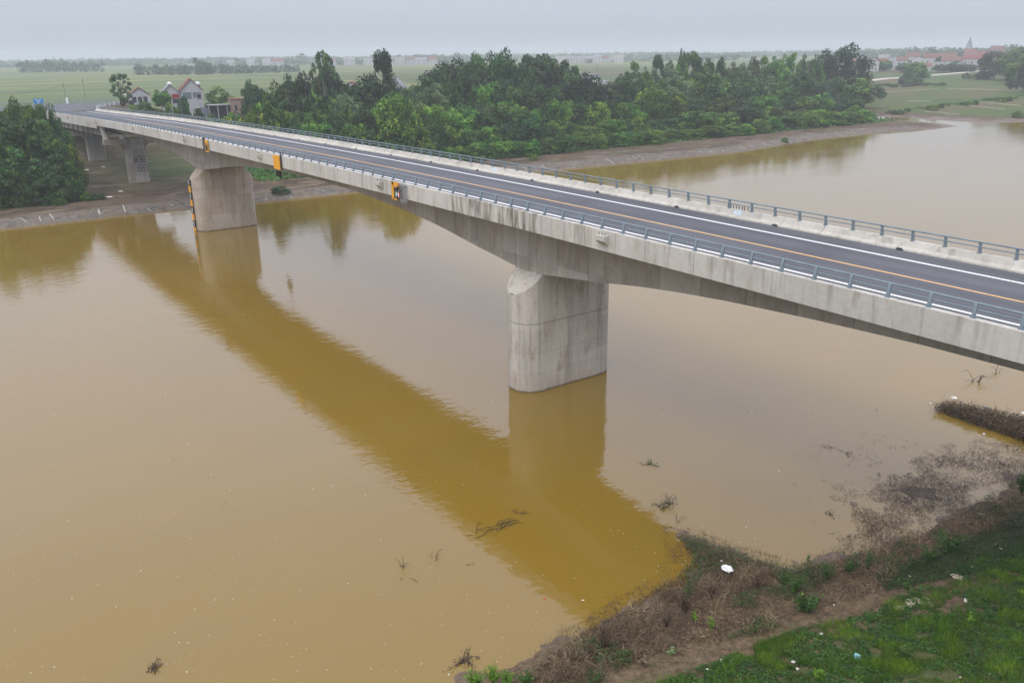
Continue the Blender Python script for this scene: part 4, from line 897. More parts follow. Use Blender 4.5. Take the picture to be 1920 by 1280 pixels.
VH = [(1612, 124, 104, 30, 'plaster_y', 'tile_o', 640, 'cream house with an orange roof beside the huge dark tree', 'gable', 3), (1636, 126, 103, 22, 'plaster_w', 'tile_o', 650, 'white two storey house with a red gable left in the village', 'front', 2),
 (1652, 124, 104, 22, 'plaster_w', 'tile_o', 660, 'white house with many windows in the left of the village', 'gable', 4), (1672, 122, 101, 14, 'plaster', 'tile_g', 670, 'grey flat roofed house with a stair tower in the village', 'flat', 1),
 (1690, 122, 101, 20, 'plaster_w', 'tile_o', 690, 'white house with a red roof right of the stair tower', 'gable', 2), (1722, 118, 100, 22, 'plaster_w', 'tile_o', 720, 'white gabled house in the middle of the village', 'front', 2),
 (1748, 116, 94, 32, 'plaster_w', 'tile_o', 740, 'long pale house with a bright red roof above the middle of the village', 'gable', 2), (1732, 124, 115, 26, 'plaster', 'tile', 640, 'low house with a dark red roof in front of the village', 'gable', 2),
 (1784, 120, 102, 36, 'plaster', 'tile_o', 700, 'wide house with an orange roof right of the village middle', 'gable', 3), (1780, 107, 92, 24, 'plaster_w', 'tile_o', 860, 'distant white house with an orange roof behind the wide one', 'gable', 2),
 (1828, 117, 96, 42, 'plaster', 'tile', 700, 'big grey hall with a long dark red roof at the right of the village', 'gable', 4), (1800, 124, 113, 26, 'plaster', 'tile_g', 640, 'low grey sheet roofed house in front of the wide orange roof', 'front', 2),
 (1846, 103, 88, 24, 'plaster_w', 'tile_o', 900, 'orange roof high at the back of the village', 'gable', 2), (1872, 106, 93, 28, 'plaster_w', 'tile_o', 860, 'orange roofed house left of the grey blue gable', 'gable', 2), (1890, 112, 96, 18, 'plaster', 'tile_g', 800, 'grey blue gabled house near the right edge', 'front', 1),
 (1905, 100, 88, 26, 'plaster', 'tile', 880, 'dark red roofed house at the right edge of the village', 'gable', 2), (1870, 92, 79, 22, 'plaster_w', 'tile_o', 1150, 'furthest orange roof at the right', 'gable', 1), (1820, 94, 86, 20, 'plaster', 'tile', 1100, 'far dark red roof above the big hall', 'gable', 1),
 (1760, 125, 112, 18, 'plaster', 'tile_g', 650, 'small grey house right of the low red roof', 'flat', 2), (1705, 124, 112, 12, 'plaster', 'tile', 640, 'small dark red roofed hut beside the village trees', 'front', 1), (1880, 120, 108, 18, 'plaster', 'tile_g', 690, 'grey hut behind the right hand trees', 'flat', 1),
 (1658, 108, 96, 20, 'plaster_w', 'tile_g', 900, 'far pale house behind the stair tower', 'flat', 2), (1712, 104, 93, 24, 'plaster_w', 'tile_o', 950, 'far pale house left of the bright red roof', 'gable', 2), (1560+15, 118, 108, 18, 'plaster_w', 'tile_o', 700, 'orange roof showing left of the huge dark tree', 'gable', 2)]
for a in VH: village(a[0], a[1], a[2], a[3], a[4], a[5], a[6], a[7], a[8], wins=a[9]).__setitem__('group', 'houses of the right hand village')
L = []; r = random.Random(21)
for i in range(34):
    px = 1630+i*9+r.uniform(-6, 6); D = r.choice([745, 770, 860, 900, 980, 1050]); d = ray(px, 110); d = d/np.hypot(d[0], d[1]); x, y = CAM[0]+d[0]*D, CAM[1]+d[1]*D
    L.append(plant('broad', x, y, r.uniform(5, 9), r.uniform(8, 14), 'leaf_dark' if i % 2 else 'leaf')); L[-1]['_look'] = ''
order_labels(L, 'hazy tree, {n} from the left among the village houses', 'trees among the village houses')
# motorcyclist on the path
q = pp[3]+np.array([0, 0, .9]); mc = empty('motorbike', tuple(q), math.atan2(pp[4][1]-pp[3][1], pp[4][0]-pp[3][0])); tag(mc, 'small dark motorbike ridden along the pale path', 'motorbike')
for x_ in (-.62, .62):
    m = MB(); m.tube([(x_, -.05, .3), (x_, .05, .3)], .3, 14).build('wheel', M['black'], mc)
MB().loft([[(-.5, y_, .35), (.45, y_, .35), (.55, y_, .8), (.2, y_, .72), (-.6, y_, .85)] for y_ in (-.13, .13)]).build('body', M['red'], mc); m = MB(); m.tube([(.55, -.3, 1.0), (.55, .3, 1.0)], .025).tube([(.62, 0, .3), (.5, 0, 1.0)], .04).build('handlebar', M['steel'], mc)
def person(loc, rz, lab):
    me = bpy.data.meshes.new('person'); J = [(0, 0, .86), (.02, 0, 1.12), (.06, 0, 1.36), (.1, 0, 1.5), (.12, 0, 1.66), (.1, .18, 1.36), (.25, .23, 1.12), (.5, .2, 1.06), (.1, -.18, 1.36), (.25, -.23, 1.12), (.5, -.2, 1.06), (.05, .1, .84), (.42, .16, .8), (.3, .17, .4), (.42, .17, .34), (.05, -.1, .84), (.42, -.16, .8), (.3, -.17, .4), (.42, -.17, .34)]
    Ed = [(0, 1), (1, 2), (2, 3), (3, 4), (2, 5), (5, 6), (6, 7), (2, 8), (8, 9), (9, 10), (0, 11), (11, 12), (12, 13), (13, 14), (0, 15), (15, 16), (16, 17), (17, 18)]
    rad = [.14, .15, .17, .06, .11, .06, .045, .035, .06, .045, .035, .09, .075, .05, .04, .09, .075, .05, .04]
    me.from_pydata(J, Ed, []); o = link('person', me, flat('dark clothes', (.06, .07, .1)), None, loc); o.rotation_euler.z = rz
    sk = o.modifiers.new('skin', 'SKIN')
    for i, v in enumerate(me.skin_vertices[0].data if me.skin_vertices else []): v.radius = (rad[i], rad[i])
    o.modifiers.new('sub', 'SUBSURF').levels = 1; tag(o, lab, 'person'); return o
try:
    bpy.context.view_layer.update(); pr = person(tuple(q), mc.rotation_euler.z, 'rider in dark clothes sitting on the motorbike on the path')
    if not pr.data.skin_vertices:
        with bpy.context.temp_override(object=pr): bpy.ops.mesh.customdata_skin_add()
    rad = [.14, .15, .17, .06, .11, .06, .045, .035, .06, .045, .035, .09, .075, .05, .04, .09, .075, .05, .04]
    for v, r0 in zip(pr.data.skin_vertices[0].data, rad): v.radius = (r0, r0)
    pr.data.skin_vertices[0].data[0].use_root = True
except Exception as e: print('person', e)

# ------------------------------------------------------------------ the far plain
def farmesh(seed, n=700):
    me, B = crown_mesh('crown', seed, dome(.52, .48, .45), 26, .17, n, .10, 1.3); return me, trunk_mesh(B, seed, .6, .02, 4)
KIND['far'] = [farmesh(s) for s in (1, 2, 3)]
def farrow(spec, lab, grp, leaf='leaf_grey'):  # paler default leaf colour paints extra distance haze into the far trees
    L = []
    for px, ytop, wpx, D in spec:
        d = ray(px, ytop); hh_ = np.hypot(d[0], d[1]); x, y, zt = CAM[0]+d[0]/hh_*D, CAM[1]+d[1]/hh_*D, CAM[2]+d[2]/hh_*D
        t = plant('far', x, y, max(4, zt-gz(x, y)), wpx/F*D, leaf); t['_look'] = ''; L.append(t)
    order_labels(L, lab, grp)
r = random.Random(31)
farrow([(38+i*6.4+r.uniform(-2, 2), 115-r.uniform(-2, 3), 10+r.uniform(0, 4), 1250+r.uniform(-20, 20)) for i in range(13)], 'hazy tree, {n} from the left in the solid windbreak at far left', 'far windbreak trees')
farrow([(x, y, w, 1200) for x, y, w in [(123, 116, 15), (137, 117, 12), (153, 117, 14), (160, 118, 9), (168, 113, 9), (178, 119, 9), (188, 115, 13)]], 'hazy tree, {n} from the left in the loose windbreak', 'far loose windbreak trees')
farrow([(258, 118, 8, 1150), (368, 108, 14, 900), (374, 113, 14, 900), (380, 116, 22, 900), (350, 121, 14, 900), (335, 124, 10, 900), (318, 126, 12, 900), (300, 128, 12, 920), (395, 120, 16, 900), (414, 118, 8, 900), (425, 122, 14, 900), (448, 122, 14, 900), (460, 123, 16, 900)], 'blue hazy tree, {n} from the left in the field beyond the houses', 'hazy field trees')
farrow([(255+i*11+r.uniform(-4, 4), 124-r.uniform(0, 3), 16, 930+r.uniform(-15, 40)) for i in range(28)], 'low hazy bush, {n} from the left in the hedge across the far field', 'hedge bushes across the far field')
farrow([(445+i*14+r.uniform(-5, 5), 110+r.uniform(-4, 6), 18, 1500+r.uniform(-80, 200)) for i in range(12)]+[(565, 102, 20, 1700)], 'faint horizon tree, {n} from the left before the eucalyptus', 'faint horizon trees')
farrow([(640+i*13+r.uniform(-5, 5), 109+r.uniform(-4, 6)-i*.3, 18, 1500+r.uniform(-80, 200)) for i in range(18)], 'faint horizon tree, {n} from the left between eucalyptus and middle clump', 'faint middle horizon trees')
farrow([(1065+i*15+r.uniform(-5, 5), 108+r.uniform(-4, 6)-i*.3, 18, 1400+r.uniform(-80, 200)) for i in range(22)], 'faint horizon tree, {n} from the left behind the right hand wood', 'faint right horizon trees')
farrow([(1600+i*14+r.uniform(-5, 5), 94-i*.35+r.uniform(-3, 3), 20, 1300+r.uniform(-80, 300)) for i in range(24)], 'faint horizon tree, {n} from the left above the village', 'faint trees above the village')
for i in range(22):                                   # pale blocks of the horizon town
    px = [600, 622, 655, 690, 706, 730, 770, 790, 812, 1068, 1086, 1102, 1120, 1134, 1148, 500, 520, 432, 1052, 470, 750, 1160][i]
    village(px, 118, 113+r.uniform(-3, 2)-px*.0105, r.uniform(12, 22), r.choice(['plaster_w', 'plaster', 'plaster']), r.choice(['tile_o', 'tile_g', 'tile']), 1350+r.uniform(-40, 80), '', r.choice(['flat', 'gable']), wins=2)['_h'] = 1
HZ = [o for o in bpy.data.objects if '_h' in o]
for o in HZ: del o['_h']; o['_look'] = ''
order_labels(HZ, 'pale hazy building, {n} from the left in the horizon town', 'pale blocks of the horizon town')
# far-off wooded ridge, one mass
rng = np.random.RandomState(12); n = 26000; D = rng.uniform(1800, 3400, n); th = rng.uniform(-1.35, .12, n)
X = CAM[0]+D*np.cos(th); Y = CAM[1]+D*np.sin(th); clump = (fbm(X, Y, 160, 1) > -.02); X, Y = X[clump], Y[clump]
P = np.stack([X, Y, 9+rng.uniform(0, 9, len(X))*(.6+fbm(X, Y, 90, 2))], -1); N = rng.normal(size=P.shape)*.3+np.array([-1, .4, .2])
o = link('far_woods', quads('far_woods', leaves(P, N, rng.uniform(6, 13, len(X)), 1.5, rng), rng.rand(len(X))*.6), M['leaf_dark']); tag(o, 'band of hazy woods along the horizon', 'woods', None, 'stuff')
def spire(px, ytop, D, lab):
    d = ray(px, ytop); h_ = np.hypot(d[0], d[1]); x, y, zt = CAM[0]+d[0]/h_*D, CAM[1]+d[1]/h_*D, CAM[2]+d[2]/h_*D; z = gz(x, y); t = empty('church_tower', (x, y, z)); tag(t, lab, 'tower')
    H = zt-z; m = MB(); m.box(-3, 3, -3, 3, 0, H*.6).build('shaft', M['plaster'], t); m = MB(); m.loft([[(-3.2, -3.2, H*.6), (3.2, -3.2, H*.6), (3.2, 3.2, H*.6), (-3.2, 3.2, H*.6)], [(-.2, -.2, H), (.2, -.2, H), (.2, .2, H), (-.2, .2, H)]]).build('spire', M['tile_g'], t)
spire(1600, 77, 1500, 'faint pointed tower on the horizon left in the village'); spire(1820, 70, 1400, 'faint pointed tower on the horizon right in the village')
# ------------------------------------------------------------------ near bank
def inpoly(x, y, poly): return sdist(np.asarray(x, float), np.asarray(y, float), poly) > 0
def pxscatter(poly, n, rng, z=None):                   # even over the picture, lying on the ground (or on the level z)
    P = np.array(poly, float); a, b = P.min(0), P.max(0); out = []
    tot = 0
    while tot < n:
        q = rng.uniform(a, b, (n, 2)); q = q[inpoly(q[:, 0], q[:, 1], poly)]
        out.append(q); tot += len(q)
    q = np.concatenate(out)[:n]; d = fw[None]+((q[:, 0]-960)/F)[:, None]*rt-((q[:, 1]-640)/F)[:, None]*up
    zz = np.full(n, 1.0 if z is None else z)
    for _ in range(1 if z is not None else 4):
        W_ = CAM+d*((zz-CAM[2])/d[:, 2])[:, None]
        if z is None: zz = np.maximum(land(W_[:, 0], W_[:, 1])[0], 0)
    W_ = CAM+d*((zz-CAM[2])/d[:, 2])[:, None]; return W_
def blades(P, h, w, rng, lean=.35):                    # upright grass blades as thin kites
    n = len(P); a = rng.uniform(0, 2*np.pi, n); B = np.stack([np.cos(a), np.sin(a), np.zeros(n)], -1)*np.asarray(w).reshape(-1, 1)
    T = np.stack([rng.normal(size=n)*lean, rng.normal(size=n)*lean, np.ones(n)], -1)*np.asarray(h).reshape(-1, 1)
    return np.stack([P-B*.4, P+B*.4, P+T*.55+B*.5, P+T], 1)
def strands(P, T, seg, L, w, rng, droop=.25, wob=.45):   # wandering twigs, one flat strip of seg pieces each
    out = []; p = P.copy(); t = T/np.linalg.norm(T, axis=1, keepdims=True); n = len(P); L = np.asarray(L).reshape(-1, 1)/seg
    for i in range(seg):
        t2 = t+rng.normal(size=(n, 3))*wob/seg*1.5; t2[:, 2] -= droop/seg; t2 /= np.linalg.norm(t2, axis=1, keepdims=True)
        q = p+t2*L; s = np.cross(t2, rng.normal(size=(n, 3))); s /= np.linalg.norm(s, axis=1, keepdims=True)+1e-9
        ww = w*(1-.25*i); out.append(np.stack([p-s*ww, p+s*ww, q+s*ww*.8, q-s*ww*.8], 1)); p, t = q, t2
    return np.concatenate(out), p
rng = np.random.RandomState(77)
GPOLY = [(1170, 1300), (1290, 1262), (1400, 1215), (1490, 1180), (1600, 1160), (1690, 1115), (1800, 1065), (1950, 1010), (1950, 1300)]
P = pxscatter(GPOLY, 125000, rng); tuft = fbm(P[:, 0], P[:, 1], .7, 0); keep = (fbm(P[:, 0], P[:, 1], 2.6, 3)+.9*rng.rand(len(P)) > .12) & (tuft > -.2) & (fbm(P[:, 0], P[:, 1], 3.4, 5) > -.33); P = P[keep]
cl = fbm(P[:, 0], P[:, 1], 1.7, 2)
gv = np.clip(.46+.55*fbm(P[:, 0], P[:, 1], .7, 0)+.5*fbm(P[:, 0], P[:, 1], 2.2, 4)+rng.normal(size=len(P))*.17, 0, 1)
o = link('grass', quads('grass', blades(P, rng.uniform(.08, .26, len(P))*np.clip(1+.9*cl+1.1*fbm(P[:, 0], P[:, 1], .7, 0), .3, 3), rng.uniform(.012, .026, len(P)), rng), gv), M['grass']); tag(o, 'fresh green grass covering the near bank', 'grass', None, 'stuff')
# broad leaved weeds in mats
C = pxscatter(GPOLY, 1500, rng); C = C[fbm(C[:, 0], C[:, 1], 2.0, 5) > -.1]; cv = rng.rand(len(C)); k_ = 34
b = np.repeat(np.arange(len(C)), k_); rad = rng.uniform(.12, .34, len(C))[b]; D = rng.normal(size=(len(b), 3)); D /= np.linalg.norm(D, axis=1, keepdims=True); D[:, 2] = abs(D[:, 2])*.8
P = C[b]+D*rad[:, None]*rng.uniform(.4, 1, len(b))[:, None]+np.array([0, 0, .03])
o = link('weeds', quads('weeds', leaves(P, D*.5+np.array([0, 0, .7])+rng.normal(size=P.shape)*.3, rng.uniform(.05, .10, len(b)), 1.6, rng), np.clip(.15+.5*cv[b]+rng.normal(size=len(b))*.15, 0, 1)), M['weed']); tag(o, 'low broad leaved weeds among the grass of the near bank', 'weeds', None, 'stuff')
# ground litter and short dead grass on the path and between the tufts
P = pxscatter([(880, 1300), (1000, 1235), (1200, 1180), (1300, 1140), (1500, 1150), (1640, 1085), (1760, 1040), (1950, 960), (1950, 1300)], 26000, rng)
P = P[fbm(P[:, 0], P[:, 1], 1.1, 1) > -.2]
Q_, _ = strands(P+np.array([0, 0, .02]), np.stack([rng.normal(size=len(P)), rng.normal(size=len(P)), abs(rng.normal(size=len(P)))*.6+.2], -1), 1, rng.uniform(.06, .24, len(P)), .006, rng)
o = link('dead_grass', quads('dead_grass', Q_, np.clip(rng.normal(size=len(Q_))*.25+.45, 0, 1)), M['twig']); tag(o, 'short dead brown grass along the bank path', 'dead grass', None, 'stuff')
# brown brush belt along the waterline
BP = [(960, 1300), (1022, 1242), (1088, 1192), (1158, 1150), (1222, 1112), (1272, 1082), (1300, 1052), (1270, 1005), (1310, 1014), (1400, 1045), (1480, 1070), (1560, 1055), (1640, 1030), (1740, 995), (1830, 945), (1940, 880),
      (1940, 985), (1860, 1005), (1780, 1040), (1690, 1080), (1610, 1125), (1500, 1150), (1440, 1190), (1330, 1205), (1230, 1225), (1150, 1262), (1100, 1300)]
P = pxscatter(BP, 19000, rng); hv = .62+1.2*fbm(P[:, 0], P[:, 1], 1.7, 2); keep = hv > .12; P = P[keep]; hv = hv[keep]
Q_, ends = strands(P, np.stack([rng.normal(size=len(P))*.8, rng.normal(size=len(P))*.8, np.ones(len(P))*1.0], -1), 4, rng.uniform(.4, 1.5, len(P))*np.clip(hv, .3, 1.4), rng.choice([.008, .011, .02], (len(P), 1), p=[.45, .42, .13]), rng, .9, 1.2)
o = link('dead_brush', quads('dead_brush', Q_, np.clip(.42+np.tile(rng.normal(size=len(P))*.26, 4)+.5*np.tile(fbm(P[:, 0], P[:, 1], 1.3, 4), 4), 0, 1)), M['twig']); tag(o, 'tangled dead brown brush along the near waterline', 'dead brush', None, 'stuff')
P = pxscatter(BP, 17000, rng); P[:, 2] += rng.uniform(0, .35, len(P))
o = link('dry_leaves', quads('dry_leaves', leaves(P, rng.normal(size=P.shape)+np.array([0, 0, .8]), rng.uniform(.02, .06, len(P)), 2.2, rng), np.clip(rng.normal(size=len(P))*.22+.35, 0, 1)), M['debris']); tag(o, 'dark dry leaves caught in the brush', 'leaf litter', None, 'stuff')
EP = [(930, 1290), (1000, 1218), (1080, 1165), (1150, 1125), (1215, 1085), (1250, 1050), (1235, 985), (1290, 988), (1400, 1025), (1500, 1055), (1600, 1010), (1640, 1030), (1500, 1085), (1300, 1040), (1290, 1100), (1180, 1170), (1000, 1290)]
P = pxscatter(EP, 1500, rng, 0.0); P = P[fbm(P[:, 0], P[:, 1], 1.4, 2) > .0]
Q_, _ = strands(P, np.stack([rng.normal(size=len(P))*.4, rng.normal(size=len(P))*.4, np.ones(len(P))], -1), 4, rng.uniform(.15, .75, len(P)), .010, rng, .5, .8)
o = link('dry_stalks', quads('dry_stalks', Q_, np.clip(.3+rng.normal(size=len(Q_))*.2, 0, 1)), M['twig']); tag(o, 'thin dry stalks standing in the shallow water along the bank', 'dry stalks', None, 'stuff')
P = pxscatter(EP, 7000, rng, 0.012); P = P[fbm(P[:, 0], P[:, 1], 1.0, 4)+.4*rng.rand(len(P)) > .25]; P[:, 2] = rng.uniform(.004, .05, len(P))
o = link('shore_litter', quads('shore_litter', leaves(P, rng.normal(size=P.shape)*.2+np.array([0, 0, 1]), rng.uniform(.015, .05, len(P)), 3, rng), rng.rand(len(P))*.7), M['debris']); tag(o, 'dark leaf litter washed against the near shore', 'leaf litter', None, 'stuff')
# green low growth mixed into the belt
P = pxscatter(BP, 34000, rng); P = P[fbm(P[:, 0], P[:, 1], 2.2, 1) > .12]; P[:, 2] += rng.uniform(0, .4, len(P))
o = link('creeper', quads('creeper', leaves(P, rng.normal(size=P.shape)*.5+np.array([0, 0, .8]), rng.uniform(.03, .09, len(P)), 1.5, rng), np.clip(rng.normal(size=len(P))*.22+.3, 0, 1)), M['weed']); tag(o, 'green creeper growing through the dead brush', 'creeper', None, 'stuff')
P = pxscatter([(1640, 1080), (1790, 1020), (1950, 950), (1950, 1060), (1780, 1085), (1660, 1110)], 20000, rng); P[:, 2] += rng.uniform(0, .25, len(P))
o = link('ground_cover', quads('ground_cover', leaves(P, rng.normal(size=P.shape)*.5+np.array([0, 0, .8]), rng.uniform(.03, .08, len(P)), 1.6, rng), np.clip(rng.normal(size=len(P))*.15+.12, 0, 1)), M['weed']); tag(o, 'dark low ground cover behind the brush at the right', 'ground cover', None, 'stuff')
# drifted litter on the shallow mud at the right
DPp = [(1585, 1020), (1600, 945), (1680, 880), (1745, 835), (1830, 822), (1950, 830), (1950, 890), (1870, 930), (1790, 975), (1700, 1015), (1640, 1045)]
P = pxscatter(DPp, 60000, rng, .02); e = sdist(np.array([proj(p_)[0] for p_ in P[::1]]) if 0 else (lambda d_: 960+F*(d_@rt)/(d_@fw))(P-CAM), (lambda d_: 640-F*(d_@up)/(d_@fw))(P-CAM), DPp)
nz = fbm(P[:, 0], P[:, 1], 1.9, 1)+.5*fbm(P[:, 0], P[:, 1], .6, 3); keep = nz*.75+np.clip(e/90, 0, .5)+rng.rand(len(P))*1.0 > .95; P = P[keep]
P[:, 2] = np.maximum(land(P[:, 0], P[:, 1])[0], 0)+rng.uniform(.005, .07, len(P))
o = link('drift_litter', quads('drift_litter', leaves(P, rng.normal(size=P.shape)*.25+np.array([0, 0, 1]), rng.uniform(.015, .045, len(P)), 4.0, rng), np.clip(rng.normal(size=len(P))*.25+.42+.3*fbm(P[:, 0], P[:, 1], 1.2, 2), 0, 1)), M['debris']); tag(o, 'mat of brown drifted litter on the shallow water at the right', 'drift litter', None, 'stuff')
P = pxscatter([(1470, 860), (1550, 810), (1680, 815), (1740, 840), (1650, 960), (1590, 1030), (1500, 960)], 9000, rng, .0); P = P[fbm(P[:, 0], P[:, 1], 1.6, 2)+.6*fbm(P[:, 0], P[:, 1], .5, 4)+.5*rng.rand(len(P)) > .62]; P[:, 2] = rng.uniform(.004, .03, len(P))
o = link('drift_litter', quads('drift_litter2', leaves(P, rng.normal(size=P.shape)*.2+np.array([0, 0, 1]), rng.uniform(.02, .05, len(P)), 3, rng), rng.rand(len(P))*.3), M['debris']); tag(o, 'thin dark litter scattered on the water left of the drifted mat', 'drift litter', None, 'stuff')
# foam and seed flecks
P = pxscatter([(0, 700), (600, 640), (960, 740), (1500, 640), (1900, 700), (1700, 900), (1240, 1080), (860, 1280), (0, 1280)], 900, rng, .006)
o = link('foam_flecks', quads('foam_flecks', leaves(P, np.tile([0., 0, 1], (len(P), 1)), np.exp(rng.normal(size=len(P))*.4)*.035, 1.4, rng)), flat('pale foam', (.55, .53, .45))); tag(o, 'tiny pale flecks floating on the brown water', 'flecks', None, 'stuff')

def nearpos(px, py, z=None):
    if z is not None: return atz(px, py, z)
    zz = 1.0
    for _ in range(6): q = atz(px, py, zz); zz = max(0., gz(q[0], q[1]))
    return atz(px, py, zz)
def stems_mesh(pts_list, r=.012):
    m = MB()
    for pts in pts_list: m.tube(pts, [r*(1-.6*i/(len(pts)-1)) for i in range(len(pts))], 4)
    return m
def weed_plant(px, py, h, ns, spread, leaf, lab, lsz=.07, nl=26, asp=2.2, droop=.3, name='weed', cat='weed', z=None, stem='twig', seed=0, leafpart='foliage', low=.15, jit=.05):
    rg = np.random.RandomState(seed+int(px)); q = nearpos(px, py, z); t = empty(name, tuple(q)); tag(t, lab, cat); PL = []; LP = []; LN = []
    for i in range(ns):
        a = rg.uniform(0, 2*np.pi); L_ = h*rg.uniform(.6, 1.05); s = spread*rg.uniform(.2, 1); pts = []
        for u in np.linspace(0, 1, 6): pts.append(np.array([math.cos(a)*s*u**1.3+rg.normal()*.01, math.sin(a)*s*u**1.3+rg.normal()*.01, L_*(u-droop*u**3*.4)]))
        PL.append(pts); A = np.array(pts)
        u = rg.uniform(low, 1, nl); c_ = np.stack([np.interp(u, np.linspace(0, 1, 6), A[:, j]) for j in range(3)], -1); LP.append(c_+rg.normal(size=(nl, 3))*jit); LN.append(rg.normal(size=(nl, 3))*.6+np.array([0, 0, .8]))
    stems_mesh(PL, .008+.004*h).build('stem', M[stem], t)
    LP = np.concatenate(LP); link(leafpart, quads(leafpart, leaves(LP, np.concatenate(LN), lsz*rg.uniform(.6, 1.3, len(LP)), asp, rg), np.clip(.45+rg.normal(size=len(LP))*.22, 0, 1)), M[leaf], t)
    return t
for i, a in enumerate([
 (1135, 1222, 1.75, 16, .55, 'debris', 'dark seeded weed standing tallest in the brush left of the bag', .035, 60, 2.6), (1105, 1236, 1.1, 8, .4, 'debris', 'small dark seeded weed left of the tallest one', .035, 40, 2.6),
 (1285, 1150, 1.5, 18, .7, 'debris', 'wide dark seeded weed in the brush below the white bag', .035, 60, 2.6), (1250, 1175, 1.1, 10, .5, 'debris', 'dry weed leaning over the water below the wide dark one', .035, 40, 2.6), (1335, 1120, 1.2, 12, .5, 'debris', 'dark seeded weed just under the white bag', .035, 40, 2.6),
 (1420, 1105, 1.2, 14, .5, 'debris', 'brown weed left of the green shrub', .035, 40, 2.6), (1290, 1120, 1.3, 5, .35, 'weed', 'thin green weed leaning left above the wide dark one', .05, 30, 3.),
 (1012, 1265, 1.0, 5, .25, 'twig', 'single dry stalk at the water edge near the bottom', .03, 20, 2.5), (1060, 1275, 1.1, 6, .4, 'twig', 'dry stalks near the bottom edge left of the tallest weed', .03, 30, 2.5),
 (1512, 1085, 1.9, 2, .12, 'weed', 'tall thin green weed standing up over the water', .09, 26, 2.2), (1548, 1085, 1.2, 9, .6, 'weed', 'leaning green fronds right of the tall thin weed', .05, 40, 3.), (1590, 1075, 1.3, 10, .6, 'weed', 'upright green fronds at the water edge further right', .05, 44, 3.), (1625, 1065, 1.1, 8, .5, 'weed', 'small green fronds left of the dark bush', .05, 34, 3.),
 (1490, 1110, 1.0, 16, .7, 'weed', 'green bushy weed above the leafy shrub', .05, 60, 2.6), (1470, 1095, .9, 12, .5, 'weed', 'thin green weed at the left of the leafy shrub', .05, 40, 2.6),
 (1780, 1035, 1.3, 26, 1.0, 'weed', 'dark green feathery bush on the bank above the drifted mat', .05, 70, 3.), (1740, 1050, .9, 14, .7, 'weed', 'lower feathery growth left of the dark green bush', .05, 50, 3.), (1915, 925, 1.5, 14, .6, 'weed', 'bright green weed cut by the right edge', .06, 50, 2.6),
 (1335, 1180, .7, 5, .35, 'lime', 'lime green sprig in the brown brush', .06, 22, 2.), (1305, 1163, .5, 4, .25, 'lime', 'small lime sprig left of the larger one', .06, 18, 2.)]):
    weed_plant(*a[:7], lsz=a[7], nl=a[8], asp=a[9], seed=i)
for i, (px, py, h, lb) in enumerate([(890, 1290, .9, 'leftmost clump of bright green stems at the bottom edge'), (925, 1285, 1.1, 'second clump of bright green stems from the left at the bottom edge'), (950, 1290, 1.0, 'third clump of bright green stems at the bottom edge'), (985, 1290, .9, 'thin green stems right of the bright clumps')]):
    weed_plant(px, py, h, 22, .45, 'lime' if i < 3 else 'weed', lb, lsz=.05, nl=26, asp=2.4, seed=i, low=.3)['group'] = 'bright green stems at the bottom edge'
weed_plant(1512, 1145, 1.0, 30, .85, 'weed', 'leafy dark green shrub with broad leaves on the near bank', lsz=.15, nl=22, asp=1.2, name='shrub', cat='shrub', jit=.08)
weed_plant(1210, 1248, .45, 8, .35, 'twig', 'yellowed wilting plant with curled leaves beside the path', lsz=.11, nl=8, asp=1.6, name='plant', cat='plant'); weed_plant(1260, 1225, .4, 6, .3, 'leaf_grey', 'pale grey green plant right of the wilting one', lsz=.12, nl=6, asp=1.8, name='plant', cat='plant')
for i, (px, py, h, sp_, leaf, lb, ls) in enumerate([(1816, 1166, .45, .3, 'lime', 'lime green seedling in the grass at the right', .1), (1532, 1272, .5, .4, 'lime', 'lime green seedling near the bottom edge', .12), (1912, 1118, .4, .3, 'lime', 'pale lime seedling at the right edge of the grass', .1), (1696, 1238, .7, .5, 'weed', 'leafy green plant in the middle of the grass', .12), (1845, 1130, .4, .2, 'weed', 'thin green sprig above the lime seedling', .07),
  (1620, 1225, .5, .5, 'weed', 'dark leafy clump left of the leafy green plant', .09), (1700, 1105, .6, .8, 'weed', 'low green clump beside the dark bush on the bank', .08)]):
    weed_plant(px, py, h, 10, sp_, leaf, lb, lsz=ls, nl=12, asp=1.7, seed=i, name='plant', cat='plant')
# branches and reeds in the water
def drift(px, py, L_, n, lab, mat='debris', h=.5, ang=None, name='branch', cat='branch', leafy=0, seed=0, flatz=.12):
    rg = np.random.RandomState(seed+int(py)); q = nearpos(px, py, 0.0); t = empty(name, (q[0], q[1], 0.0)); tag(t, lab, cat); PL = []
    for i in range(n):
        a = (rg.uniform(0, 6.28) if ang is None else ang+rg.normal()*.35+(math.pi if rg.rand() < .3 else 0)); l_ = L_*rg.uniform(.35, 1); hh_ = h*rg.uniform(0, 1); o_ = rg.normal(size=2)*L_*.12
        PL.append([np.array([o_[0]+math.cos(a+.3*math.sin(3*u))*l_*u, o_[1]+math.sin(a+.3*math.sin(3*u))*l_*u, -.03+hh_*math.sin(u*2.4)+rg.normal()*.02]) for u in np.linspace(0, 1, 6)])
    stems_mesh(PL, .022 if L_ > .8 else .014).build('stem', M[mat], t)
    if leafy:
        A = np.concatenate([np.array(p_) for p_ in PL]); A = A[rg.randint(0, len(A), leafy)]+rg.normal(size=(leafy, 3))*.08; A[:, 2] = abs(A[:, 2])*.8
        link('leaves', quads('leaves', leaves(A, rg.normal(size=A.shape)*.4+np.array([0, 0, 1]), rg.uniform(.04, .08, leafy), 2, rg), rg.rand(leafy)*.5), M['weed' if 'green' in lab else 'debris'], t)
    return t
AX = math.atan2(*( (lambda a, b: (b[1]-a[1], b[0]-a[0]))(nearpos(885, 1002, 0), nearpos(985, 962, 0))))
